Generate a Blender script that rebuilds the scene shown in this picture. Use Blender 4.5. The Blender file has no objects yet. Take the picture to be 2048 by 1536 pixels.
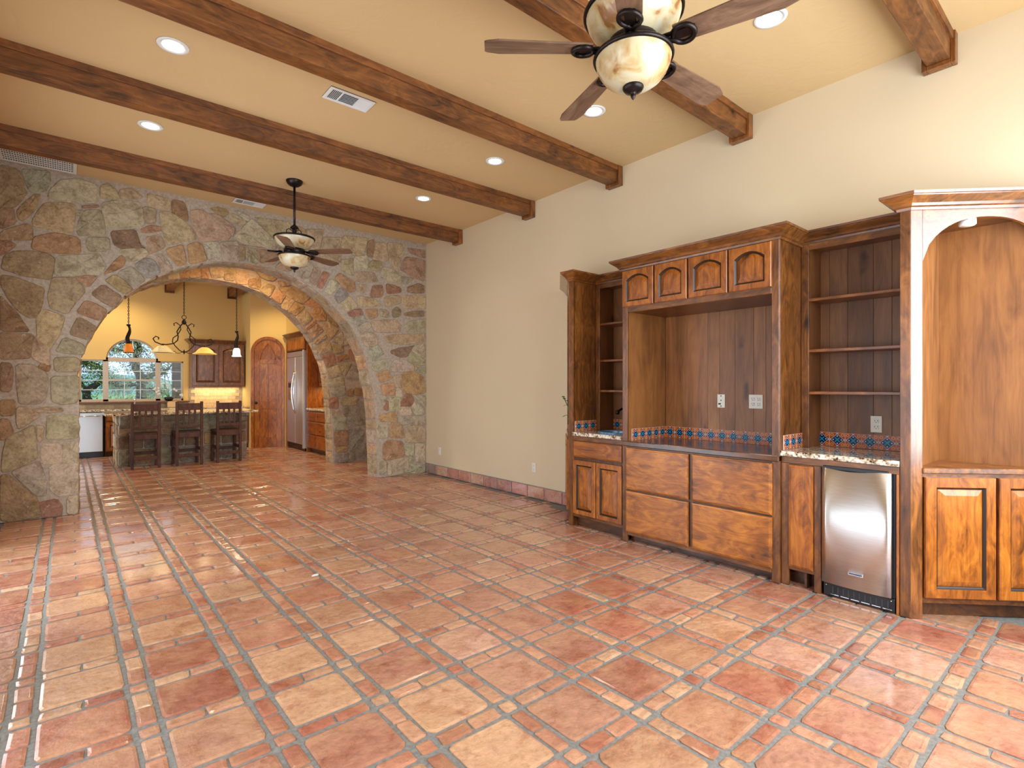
import bpy, bmesh, math, random
from mathutils import Vector, Matrix, noise
random.seed(7)
S = bpy.context.scene
C = S.collection
PI = math.pi
R = math.radians

# ------------------------------------------------------------------ camera
H = 1.365
cam_d = bpy.data.cameras.new('camera')
cam = bpy.data.objects.new('camera', cam_d); C.objects.link(cam)
cam.location = (0, 0, H)
cam.rotation_euler = (R(90), 0, R(-40.1))
cam_d.sensor_width = 36.0
cam_d.lens = 1055.0 / 2048.0 * 36.0
cam_d.shift_y = 5.0 / 2048.0
cam_d.clip_start = 0.05
cam_d.clip_end = 900
S.camera = cam

# ------------------------------------------------------------------ colour management
S.view_settings.view_transform = 'Standard'
S.view_settings.look = 'None'
S.view_settings.gamma = 1.0
S.view_settings.use_curve_mapping = False
S.view_settings.exposure = -0.16

# ------------------------------------------------------------------ sky
W = bpy.data.worlds.new('sky'); S.world = W
W.use_nodes = True
bg = W.node_tree.nodes['Background']
bg.inputs[0].default_value = (0.52, 0.72, 1.0, 1)
bg.inputs[1].default_value = 2.1

# ------------------------------------------------------------------ daylight through the big windows of the room (west and south walls, behind the lens)
def lamp(name, kind, loc, power, color=(1, 1, 1), rot=(0, 0, 0), size=None, spread=None, radius=None, spot=None):
    d = bpy.data.lights.new(name, kind); d.energy = power; d.color = color
    if kind == 'AREA':
        d.shape = 'RECTANGLE'; d.size, d.size_y = size
        if spread: d.spread = spread
    if kind == 'SPOT':
        d.spot_size = spot; d.spot_blend = 0.6
    if radius is not None and kind in ('SPOT', 'POINT'): d.shadow_soft_size = radius
    o = bpy.data.objects.new(name, d); o.location = loc; o.rotation_euler = rot; C.objects.link(o)
    return o
DAY = (0.86, 0.93, 1.0)
# window daylight: just inside the glass of each opening, facing into the room
lamp('daylight_west_near', 'AREA', (-0.70, 1.95, 1.25), 50, DAY, (0, R(-90), 0), (2.3, 1.9))
lamp('daylight_west_far', 'AREA', (-0.70, 5.00, 1.25), 92, DAY, (0, R(-90), 0), (2.3, 2.2))
lamp('daylight_south', 'AREA', (2.60, -0.76, 1.82), 250, DAY, (R(90), 0, 0), (3.0, 2.1))
# sun added to brighten the dark oak leaves, set due east to miss the windows
sun = lamp('sun', 'SUN', (30, 17, 30), 2.2, (1, .95, .85), (0, R(50), 0))
lamp('daylight_kitchen_west', 'AREA', (-1.70, 11.6, 1.4), 60, DAY, (0, R(-90), 0), (2.2, 2.0))

# ------------------------------------------------------------------ helpers
def lin(r, g, b):
    f = lambda c: (c / 255 / 12.92) if c / 255 <= 0.04045 else ((c / 255 + 0.055) / 1.055) ** 2.4
    return (f(r), f(g), f(b), 1.0)

class MB:
    """collects faces in world coordinates; build() links them as one mesh object"""
    def __init__(self): self.v = []; self.f = []; self.s = []
    def add(self, vs, fs, smooth=False):
        n = len(self.v)
        self.v += [tuple(p) for p in vs]
        self.f += [tuple(i + n for i in f) for f in fs]
        self.s += [smooth] * len(fs)
        return self
    def box(self, x0, y0, z0, x1, y1, z1):
        x0, x1 = min(x0, x1), max(x0, x1); y0, y1 = min(y0, y1), max(y0, y1); z0, z1 = min(z0, z1), max(z0, z1)
        vs = [(x, y, z) for z in (z0, z1) for y in (y0, y1) for x in (x0, x1)]
        return self.add(vs, [(0, 2, 3, 1), (4, 5, 7, 6), (0, 1, 5, 4), (2, 6, 7, 3), (0, 4, 6, 2), (1, 3, 7, 5)])
    def obox(self, o, U, V, Wd, u0, u1, v0, v1, w0, w1):
        o, U, V, Wd = Vector(o), Vector(U), Vector(V), Vector(Wd)
        vs = [o + U * u + V * v + Wd * w for w in (w0, w1) for v in (v0, v1) for u in (u0, u1)]
        return self.add(vs, [(0, 2, 3, 1), (4, 5, 7, 6), (0, 1, 5, 4), (2, 6, 7, 3), (0, 4, 6, 2), (1, 3, 7, 5)])
    def prism(self, poly, fn, h0, h1, smooth=False):
        n = len(poly)
        vs = [fn(u, v, h0) for u, v in poly] + [fn(u, v, h1) for u, v in poly]
        fs = [tuple(range(n))[::-1], tuple(range(n, 2 * n))] + [(i, (i + 1) % n, n + (i + 1) % n, n + i) for i in range(n)]
        return self.add(vs, fs, smooth)
    def lathe(self, prof, c, n=24, smooth=True, M=None):
        c = Vector(c); vs = []; fs = []
        for r, z in prof:
            for k in range(n):
                a = 2 * PI * k / n
                p = Vector((r * math.cos(a), r * math.sin(a), z))
                vs.append(c + (M @ p if M else p))
        m = len(prof)
        for i in range(m - 1):
            for k in range(n):
                fs.append((i * n + k, i * n + (k + 1) % n, (i + 1) * n + (k + 1) % n, (i + 1) * n + k))
        if prof[0][0] > 1e-6: fs.append(tuple(range(n))[::-1])
        if prof[-1][0] > 1e-6: fs.append(tuple(range((m - 1) * n, m * n)))
        return self.add(vs, fs, smooth)
    def tube(self, pts, r, n=8, closed=False, smooth=True, flat=1.0):
        P = [Vector(p) for p in pts]; m = len(P)
        rs = r if isinstance(r, (list, tuple)) else [r] * m
        t0 = (P[1] - P[0]).normalized()
        nrm = t0.orthogonal().normalized()
        vs = []
        for i in range(m):
            if closed: t = (P[(i + 1) % m] - P[i - 1]).normalized()
            else: t = (P[min(i + 1, m - 1)] - P[max(i - 1, 0)]).normalized()
            nrm = (nrm - t * nrm.dot(t))
            nrm = nrm.normalized() if nrm.length > 1e-6 else t.orthogonal().normalized()
            b = t.cross(nrm)
            for k in range(n):
                a = 2 * PI * k / n
                vs.append(P[i] + (nrm * math.cos(a) + b * math.sin(a) * flat) * rs[i])
        fs = []
        for i in range(m if closed else m - 1):
            j = (i + 1) % m
            for k in range(n):
                fs.append((i * n + k, i * n + (k + 1) % n, j * n + (k + 1) % n, j * n + k))
        if not closed: fs += [tuple(range(n))[::-1], tuple(range((m - 1) * n, m * n))]
        return self.add(vs, fs, smooth)
    def rings(self, rings, cap0=True, cap1=True, smooth=False):
        n = len(rings[0]); vs = [p for r in rings for p in r]; fs = []
        for i in range(len(rings) - 1):
            for k in range(n):
                fs.append((i * n + k, i * n + (k + 1) % n, (i + 1) * n + (k + 1) % n, (i + 1) * n + k))
        if cap0: fs.append(tuple(range(n))[::-1])
        if cap1: fs.append(tuple(range((len(rings) - 1) * n, len(rings) * n)))
        return self.add(vs, fs, smooth)
    def sweep(self, prof, path, closed=False):
        """prof: (out, z) points; path: (x, y) points, 'out' lies to the right of the path"""
        P = [Vector((x, y)) for x, y in path]; m = len(P); rings = []
        for i in range(m):
            d0 = (P[i] - P[i - 1]).normalized() if i > 0 else None
            d1 = (P[i + 1] - P[i]).normalized() if i < m - 1 else None
            n0 = Vector((d0.y, -d0.x)) if d0 else None
            n1 = Vector((d1.y, -d1.x)) if d1 else None
            if n0 is None: nn = n1
            elif n1 is None: nn = n0
            else:
                nn = (n0 + n1); nn = nn / max(nn.length_squared, 1e-6) * 2
            rings.append([(P[i].x + nn.x * o, P[i].y + nn.y * o, z) for o, z in prof])
        return self.rings(rings)
    def build(self, name, mat, parent=None, bevel=0.0, tint=None, loc=None, recalc=True):
        me = bpy.data.meshes.new(name)
        if loc is None:
            loc = Vector(parent['_w']) if parent is not None and '_w' in parent else Vector((0, 0, 0))
        loc = Vector(loc)
        me.from_pydata([Vector(p) - loc for p in self.v], [], self.f)
        me.polygons.foreach_set('use_smooth', self.s)
        if bevel or recalc:
            b = bmesh.new(); b.from_mesh(me)
            bmesh.ops.recalc_face_normals(b, faces=b.faces)
            if bevel:
                ed = [e for e in b.edges if len(e.link_faces) == 2 and e.calc_face_angle(0) > 0.6]
                bmesh.ops.bevel(b, geom=ed, offset=bevel, segments=1, affect='EDGES', clamp_overlap=True)
            b.to_mesh(me); b.free()
        if mat: me.materials.append(mat)
        o = bpy.data.objects.new(name, me); C.objects.link(o)
        if parent is not None:
            o.parent = parent
            if '_w' in parent: o.location = loc - Vector(parent['_w']); 
            else: o.location = loc
        else: o.location = loc
        o['_w'] = tuple(loc)
        if tint: o.color = tint
        return o

def thing(name, label, cat, loc=(0, 0, 0), group=None):
    o = bpy.data.objects.new(name, None); C.objects.link(o)
    o.location = loc; o.empty_display_size = 0.1; o['_w'] = tuple(loc)
    o['label'] = label; o['category'] = cat
    if group: o['group'] = group
    return o
def tag(o, label, cat, group=None):
    o['label'] = label; o['category'] = cat
    if group: o['group'] = group
    return o
def struct(o, label=None):
    o['kind'] = 'structure'
    if label: o['label'] = label
    return o
def copy_tree(o, parent=None):
    c = o.copy(); C.objects.link(c)
    if parent is not None: c.parent = parent
    for ch in list(o.children): copy_tree(ch, c)
    return c

# ------------------------------------------------------------------ materials
def new_mat(name):
    m = bpy.data.materials.new(name); m.use_nodes = True
    nt = m.node_tree; b = nt.nodes['Principled BSDF']
    return m, nt, b
def N(nt, t, **kw):
    n = nt.nodes.new(t)
    for k, v in kw.items():
        if k.startswith('i_'):
            key = k[2:]; key = int(key) if key.isdigit() else key
            n.inputs[key].default_value = v
        else: setattr(n, k, v)
    return n
def L(nt, a, b): nt.links.new(a, b)
def ramp(nt, stops, interp='LINEAR'):
    r = nt.nodes.new('ShaderNodeValToRGB'); cr = r.color_ramp; cr.interpolation = interp
    while len(cr.elements) < len(stops): cr.elements.new(0.5)
    for e, (p, c) in zip(cr.elements, stops):
        e.position = p; e.color = c
    return r
def mixc(nt, fac, a, b, mode='MIX'):
    m = N(nt, 'ShaderNodeMix', data_type='RGBA', blend_type=mode)
    for sock, v in ((0, fac), (6, a), (7, b)):
        if hasattr(v, 'links') or hasattr(v, 'is_linked'): L(nt, v, m.inputs[sock])
        else: m.inputs[sock].default_value = v
    return m.outputs[2]
def math_(nt, op, a, b=None, c=None):
    m = N(nt, 'ShaderNodeMath', operation=op)
    for i, v in enumerate((a, b, c)):
        if v is None: continue
        if hasattr(v, 'is_linked'): L(nt, v, m.inputs[i])
        else: m.inputs[i].default_value = v
    return m.outputs[0]
def coords(nt, scale=(1, 1, 1), rnd=True):
    tc = N(nt, 'ShaderNodeTexCoord'); mp = N(nt, 'ShaderNodeMapping'); mp.inputs['Scale'].default_value = scale
    if rnd:
        oi = N(nt, 'ShaderNodeObjectInfo')
        v = N(nt, 'ShaderNodeVectorMath', operation='SCALE'); cx = N(nt, 'ShaderNodeCombineXYZ')
        L(nt, oi.outputs['Random'], cx.inputs[0]); L(nt, oi.outputs['Random'], cx.inputs[2])
        cx.inputs[1].default_value = 0.3
        L(nt, cx.outputs[0], v.inputs[0]); v.inputs['Scale'].default_value = 37.0
        ad = N(nt, 'ShaderNodeVectorMath', operation='ADD')
        L(nt, tc.outputs['Object'], ad.inputs[0]); L(nt, v.outputs[0], ad.inputs[1])
        L(nt, ad.outputs[0], mp.inputs[0])
    else: L(nt, tc.outputs['Object'], mp.inputs[0])
    return mp.outputs[0]
def bump(nt, b, h, strength=0.2, dist=0.01):
    n = N(nt, 'ShaderNodeBump'); n.inputs['Strength'].default_value = strength; n.inputs['Distance'].default_value = dist
    L(nt, h, n.inputs['Height']); L(nt, n.outputs[0], b.inputs['Normal'])
def simple(name, col, rough=0.5, metal=0.0, noise_amt=0.0, nscale=20, spec=None, coat=0.0):
    m, nt, b = new_mat(name)
    b.inputs['Roughness'].default_value = rough; b.inputs['Metallic'].default_value = metal
    if coat: b.inputs['Coat Weight'].default_value = coat; b.inputs['Coat Roughness'].default_value = 0.1
    n = N(nt, 'ShaderNodeTexNoise', i_Scale=nscale, i_Detail=4.0)
    L(nt, coords(nt), n.inputs['Vector'])
    lo = tuple(c * (1 - noise_amt) for c in col[:3]) + (1,); hi = tuple(min(1, c * (1 + noise_amt)) for c in col[:3]) + (1,)
    r = ramp(nt, [(0.3, lo), (0.7, hi)]); L(nt, n.outputs[0], r.inputs[0]); L(nt, r.outputs[0], b.inputs['Base Color'])
    return m
def wood(name, axis, dark, mid, light, rough=0.36, knots=True, fine=1.0, coat=0.28, swirl=2.4, stretch=0.34):
    """stained knotty wood: grain runs along the given axis"""
    m, nt, b = new_mat(name)
    st = {'x': (0.16, 1, 1), 'y': (1, 0.16, 1), 'z': (1, 1, 0.16)}[axis]
    st2 = {'x': (0.03, 1, 1), 'y': (1, 0.03, 1), 'z': (1, 1, 0.03)}[axis]
    st = {'x': (stretch, 1, 1), 'y': (1, stretch, 1), 'z': (1, 1, stretch)}[axis]
    n1 = N(nt, 'ShaderNodeTexNoise', i_Scale=10.0, i_Detail=8.0, i_Roughness=0.64, i_Distortion=swirl); L(nt, coords(nt, st), n1.inputs['Vector'])
    n2 = N(nt, 'ShaderNodeTexNoise', i_Scale=90.0 * fine, i_Detail=3.0, i_Roughness=0.7); L(nt, coords(nt, st2), n2.inputs['Vector'])
    n3 = N(nt, 'ShaderNodeTexNoise', i_Scale=2.6, i_Detail=2.0); L(nt, coords(nt, (1, 1, 1)), n3.inputs['Vector'])
    a = math_(nt, 'MULTIPLY_ADD', n2.outputs[0], 0.24, math_(nt, 'MULTIPLY', n1.outputs[0], 0.62))
    a = math_(nt, 'MULTIPLY_ADD', n3.outputs[0], 0.30, a)
    r = ramp(nt, [(0.40, dark), (0.57, mid), (0.74, light)]); L(nt, a, r.inputs[0])
    col = r.outputs[0]
    if knots:
        sk = {'x': (0.45, 1, 1), 'y': (1, 0.45, 1), 'z': (1, 1, 0.45)}[axis]
        wn = N(nt, 'ShaderNodeTexNoise', i_Scale=6.0); L(nt, coords(nt), wn.inputs['Vector'])
        va = N(nt, 'ShaderNodeVectorMath', operation='ADD'); L(nt, coords(nt, sk), va.inputs[0])
        vs = N(nt, 'ShaderNodeVectorMath', operation='SCALE'); vs.inputs['Scale'].default_value = 0.12
        L(nt, wn.outputs['Color'], vs.inputs[0]); L(nt, vs.outputs[0], va.inputs[1])
        vo = N(nt, 'ShaderNodeTexVoronoi', i_Scale=3.4); L(nt, va.outputs[0], vo.inputs['Vector'])
        kr = ramp(nt, [(0.0, (1, 1, 1, 1)), (0.045, (0.8, 0.8, 0.8, 1)), (0.13, (0, 0, 0, 1))]); L(nt, vo.outputs['Distance'], kr.inputs[0])
        col = mixc(nt, kr.outputs[0], col, (dark[0] * .5, dark[1] * .42, dark[2] * .35) + (1,))
    oi = N(nt, 'ShaderNodeObjectInfo')
    col = mixc(nt, 1.0, col, oi.outputs['Color'], 'MULTIPLY')
    L(nt, col, b.inputs['Base Color'])
    b.inputs['Roughness'].default_value = rough
    b.inputs['Coat Weight'].default_value = coat; b.inputs['Coat Roughness'].default_value = 0.22
    bump(nt, b, n2.outputs[0], 0.12, 0.002)
    return m
def stone_mat(name, attr=False, rough=0.85):
    m, nt, b = new_mat(name)
    v = coords(nt)
    if attr: base = N(nt, 'ShaderNodeVertexColor').outputs[0]
    else: base = N(nt, 'ShaderNodeObjectInfo').outputs['Color']
    n1 = N(nt, 'ShaderNodeTexNoise', i_Scale=7.0, i_Detail=8.0, i_Roughness=0.65, i_Distortion=0.6); L(nt, v, n1.inputs['Vector'])
    n2 = N(nt, 'ShaderNodeTexNoise', i_Scale=38.0, i_Detail=6.0, i_Roughness=0.7); L(nt, v, n2.inputs['Vector'])
    r1 = ramp(nt, [(0.34, (0.62, 0.55, 0.46, 1)), (0.52, (1, 1, 1, 1)), (0.72, (1.2, 1.18, 1.12, 1))]); L(nt, n1.outputs[0], r1.inputs[0])
    c = mixc(nt, 0.9, base, r1.outputs[0], 'MULTIPLY')
    r2 = ramp(nt, [(0.30, (0.55, 0.5, 0.45, 1)), (0.5, (1, 1, 1, 1)), (0.74, (1.3, 1.3, 1.28, 1))]); L(nt, n2.outputs[0], r2.inputs[0])
    c = mixc(nt, 0.75, c, r2.outputs[0], 'MULTIPLY')
    n3 = N(nt, 'ShaderNodeTexNoise', i_Scale=13.0, i_Detail=7.0, i_Roughness=0.75, i_Distortion=2.0); L(nt, v, n3.inputs['Vector'])
    r3 = ramp(nt, [(0.59, (0, 0, 0, 1)), (0.66, (1, 1, 1, 1))]); L(nt, n3.outputs[0], r3.inputs[0])
    c = mixc(nt, math_(nt, 'MULTIPLY', r3.outputs[0], 0.6), c, lin(216, 206, 184))
    L(nt, c, b.inputs['Base Color']); b.inputs['Roughness'].default_value = rough
    h = math_(nt, 'ADD', n1.outputs[0], math_(nt, 'MULTIPLY', n2.outputs[0], 0.45))
    bump(nt, b, h, 0.9, 0.04)
    return m
def tile_mat(name, attr=False):
    """sealed saltillo terracotta: cloudy, pitted, glossy"""
    m, nt, b = new_mat(name)
    v = coords(nt, rnd=not attr)
    if attr: base = N(nt, 'ShaderNodeVertexColor').outputs[0]
    else: base = N(nt, 'ShaderNodeObjectInfo').outputs['Color']
    n1 = N(nt, 'ShaderNodeTexNoise', i_Scale=5.5, i_Detail=4.0, i_Roughness=0.6, i_Distortion=0.8); L(nt, v, n1.inputs['Vector'])
    n2 = N(nt, 'ShaderNodeTexNoise', i_Scale=32.0, i_Detail=7.0, i_Roughness=0.7); L(nt, v, n2.inputs['Vector'])
    r1 = ramp(nt, [(0.32, (0.80, 0.62, 0.54, 1)), (0.50, (1, 1, 1, 1)), (0.68, (1.14, 1.16, 1.12, 1))]); L(nt, n1.outputs[0], r1.inputs[0])
    c = mixc(nt, 0.85, base, r1.outputs[0], 'MULTIPLY')
    r2 = ramp(nt, [(0.3, (0.56, 0.48, 0.44, 1)), (0.48, (1, 1, 1, 1)), (0.75, (1.28, 1.28, 1.26, 1))]); L(nt, n2.outputs[0], r2.inputs[0])
    c = mixc(nt, 0.7, c, r2.outputs[0], 'MULTIPLY')
    n3 = N(nt, 'ShaderNodeTexNoise', i_Scale=17.0, i_Detail=6.0, i_Roughness=0.7, i_Distortion=1.2); L(nt, v, n3.inputs['Vector'])
    r3 = ramp(nt, [(0.66, (0, 0, 0, 1)), (0.72, (1, 1, 1, 1))]); L(nt, n3.outputs[0], r3.inputs[0])
    c = mixc(nt, math_(nt, 'MULTIPLY', r3.outputs[0], 0.65), c, lin(112, 68, 50))
    n5 = N(nt, 'ShaderNodeTexNoise', i_Scale=3.4, i_Detail=3.0, i_Distortion=1.0); L(nt, v, n5.inputs['Vector'])
    r5 = ramp(nt, [(0.44, (0, 0, 0, 1)), (0.66, (1, 1, 1, 1))]); L(nt, n5.outputs[0], r5.inputs[0])
    c = mixc(nt, math_(nt, 'MULTIPLY', r5.outputs[0], 0.5), c, lin(206, 158, 116))
    n6 = N(nt, 'ShaderNodeTexNoise', i_Scale=14.0, i_Detail=9.0, i_Roughness=0.82, i_Distortion=3.0); L(nt, v, n6.inputs['Vector'])
    r6 = ramp(nt, [(0.60, (0, 0, 0, 1)), (0.68, (1, 1, 1, 1))]); L(nt, n6.outputs[0], r6.inputs[0])
    c = mixc(nt, math_(nt, 'MULTIPLY', r6.outputs[0], 0.45), c, lin(216, 196, 180))
    L(nt, c, b.inputs['Base Color'])
    rr = ramp(nt, [(0.3, (0.22, 0.22, 0.22, 1)), (0.7, (0.42, 0.42, 0.42, 1))]); L(nt, n1.outputs[0], rr.inputs[0])
    L(nt, rr.outputs[0], b.inputs['Roughness'])
    b.inputs['Coat Weight'].default_value = 0.9; b.inputs['Coat Roughness'].default_value = 0.14; b.inputs['Coat IOR'].default_value = 1.6
    n4 = N(nt, 'ShaderNodeTexNoise', i_Scale=14.0, i_Detail=3.0); L(nt, v, n4.inputs['Vector'])
    bump(nt, b, math_(nt, 'ADD', n4.outputs[0], math_(nt, 'MULTIPLY', n2.outputs[0], 0.3)), 0.7, 0.022)
    return m
def plaster(name, col, scale=7.0, strength=0.10):
    m, nt, b = new_mat(name)
    v = coords(nt, rnd=False)
    n1 = N(nt, 'ShaderNodeTexNoise', i_Scale=scale, i_Detail=6.0, i_Roughness=0.55, i_Distortion=1.5); L(nt, v, n1.inputs['Vector'])
    n2 = N(nt, 'ShaderNodeTexNoise', i_Scale=1.3, i_Detail=2.0); L(nt, v, n2.inputs['Vector'])
    r = ramp(nt, [(0.3, tuple(c * 0.96 for c in col[:3]) + (1,)), (0.7, col)]); L(nt, n2.outputs[0], r.inputs[0])
    L(nt, r.outputs[0], b.inputs['Base Color']); b.inputs['Roughness'].default_value = 0.7
    bump(nt, b, n1.outputs[0], strength, 0.02)
    return m
def granite(name):
    m, nt, b = new_mat(name)
    v = coords(nt, rnd=False)
    vo = N(nt, 'ShaderNodeTexVoronoi', i_Scale=55.0); L(nt, v, vo.inputs['Vector'])
    n1 = N(nt, 'ShaderNodeTexNoise', i_Scale=24.0, i_Detail=6.0, i_Roughness=0.7, i_Distortion=1.0); L(nt, v, n1.inputs['Vector'])
    a = math_(nt, 'MULTIPLY_ADD', vo.outputs['Distance'], 0.25, n1.outputs[0])
    r = ramp(nt, [(0.42, lin(28, 22, 20)), (0.50, lin(70, 50, 40)), (0.56, lin(150, 120, 88)), (0.64, lin(206, 190, 165)), (0.76, lin(232, 224, 210))])
    L(nt, a, r.inputs[0]); L(nt, r.outputs[0], b.inputs['Base Color'])
    b.inputs['Roughness'].default_value = 0.08; b.inputs['Coat Weight'].default_value = 0.3
    return m
def steel(name, col=(0.76, 0.74, 0.72, 1), rough=0.34, axis='y', aniso=0.85):
    m, nt, b = new_mat(name)
    st = {'y': (1, 0.02, 1), 'z': (1, 1, 0.02)}[axis]
    n = N(nt, 'ShaderNodeTexNoise', i_Scale=240.0, i_Detail=2.0); L(nt, coords(nt, st), n.inputs['Vector'])
    r = ramp(nt, [(0.3, tuple(c * 0.88 for c in col[:3]) + (1,)), (0.7, col)]); L(nt, n.outputs[0], r.inputs[0])
    L(nt, r.outputs[0], b.inputs['Base Color']); b.inputs['Metallic'].default_value = 1.0; b.inputs['Roughness'].default_value = rough; b.inputs['Anisotropic'].default_value = aniso; b.inputs['Anisotropic Rotation'].default_value = 0.25
    tg = N(nt, 'ShaderNodeTangent', direction_type='RADIAL', axis='Z'); L(nt, tg.outputs[0], b.inputs['Tangent'])
    bump(nt, b, n.outputs[0], 0.04, 0.001)
    return m
def emit(name, col, strength):
    m, nt, b = new_mat(name)
    b.inputs['Base Color'].default_value = col; b.inputs['Emission Color'].default_value = col; b.inputs['Emission Strength'].default_value = strength
    return m
def talavera(name):
    """printed glazed tile: navy flower in an outlined diamond on an orange scroll ground (local x, z in +-0.05)"""
    m, nt, b = new_mat(name)
    tc = N(nt, 'ShaderNodeTexCoord'); sp = N(nt, 'ShaderNodeSeparateXYZ'); L(nt, tc.outputs['Object'], sp.inputs[0])
    u = math_(nt, 'MULTIPLY', sp.outputs[0], 20.0); w = math_(nt, 'MULTIPLY', sp.outputs[2], 20.0)
    au = math_(nt, 'ABSOLUTE', u); aw = math_(nt, 'ABSOLUTE', w)
    dia = math_(nt, 'ADD', au, aw); mx = math_(nt, 'MAXIMUM', au, aw); mn = math_(nt, 'MINIMUM', au, aw)
    lt = lambda a, t: math_(nt, 'LESS_THAN', a, t)
    def ring(cu, cw, rad, wd):
        d = math_(nt, 'SQRT', math_(nt, 'ADD', math_(nt, 'POWER', math_(nt, 'SUBTRACT', au, cu), 2.0), math_(nt, 'POWER', math_(nt, 'SUBTRACT', aw, cw), 2.0)))
        return lt(math_(nt, 'ABSOLUTE', math_(nt, 'SUBTRACT', d, rad)), wd), d
    col = lin(160, 60, 20)
    s1, d1 = ring(0.68, 0.68, 0.17, 0.06)
    c = mixc(nt, s1, col, lin(196, 132, 64))
    c = mixc(nt, lt(dia, 0.88), c, lin(190, 190, 176))
    c = mixc(nt, lt(dia, 0.81), c, lin(12, 32, 84))
    c = mixc(nt, math_(nt, 'MULTIPLY', lt(math_(nt, 'ABSOLUTE', math_(nt, 'SUBTRACT', au, aw)), 0.09), lt(mx, 0.34)), c, lin(30, 140, 150))
    c = mixc(nt, lt(math_(nt, 'ADD', math_(nt, 'ABSOLUTE', math_(nt, 'SUBTRACT', mx, 0.52)), mn), 0.09), c, lin(225, 225, 215))
    c = mixc(nt, lt(math_(nt, 'ADD', math_(nt, 'ABSOLUTE', math_(nt, 'SUBTRACT', mx, 1.0)), mn), 0.22), c, lin(205, 205, 190))
    c = mixc(nt, lt(math_(nt, 'ADD', math_(nt, 'ABSOLUTE', math_(nt, 'SUBTRACT', mx, 1.0)), mn), 0.14), c, lin(40, 100, 110))
    c = mixc(nt, math_(nt, 'GREATER_THAN', mx, 0.95), c, lin(190, 165, 150))
    L(nt, c, b.inputs['Base Color']); b.inputs['Roughness'].default_value = 0.2; b.inputs['Specular IOR Level'].default_value = 0.18
    return m
def alabaster(name, strength=0.0):
    m, nt, b = new_mat(name)
    v = coords(nt)
    n1 = N(nt, 'ShaderNodeTexNoise', i_Scale=9.0, i_Detail=4.0, i_Distortion=0.8); L(nt, v, n1.inputs['Vector'])
    r = ramp(nt, [(0.34, lin(150, 100, 50)), (0.40, lin(190, 156, 104)), (0.52, lin(206, 190, 150)), (0.7, lin(202, 198, 178))])
    L(nt, n1.outputs[0], r.inputs[0]); L(nt, r.outputs[0], b.inputs['Base Color'])
    b.inputs['Roughness'].default_value = 0.35; b.inputs['Coat Weight'].default_value = 0.2
    b.inputs['Subsurface Weight'].default_value = 0.15; b.inputs['Subsurface Radius'].default_value = (0.02, 0.015, 0.01)
    if strength:
        L(nt, r.outputs[0], b.inputs['Emission Color']); b.inputs['Emission Strength'].default_value = strength
    return m
def glass_mat(name):
    m, nt, b = new_mat(name)
    out = nt.nodes['Material Output']; nt.nodes.remove(b)
    t = N(nt, 'ShaderNodeBsdfTransparent'); g = N(nt, 'ShaderNodeBsdfGlossy'); g.inputs['Roughness'].default_value = 0.02
    mx = N(nt, 'ShaderNodeMixShader'); fr = N(nt, 'ShaderNodeFresnel', i_IOR=1.3)
    L(nt, math_(nt, 'MULTIPLY', fr.outputs[0], 0.3), mx.inputs[0]); L(nt, t.outputs[0], mx.inputs[1]); L(nt, g.outputs[0], mx.inputs[2]); L(nt, mx.outputs[0], out.inputs[0])
    return m

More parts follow.
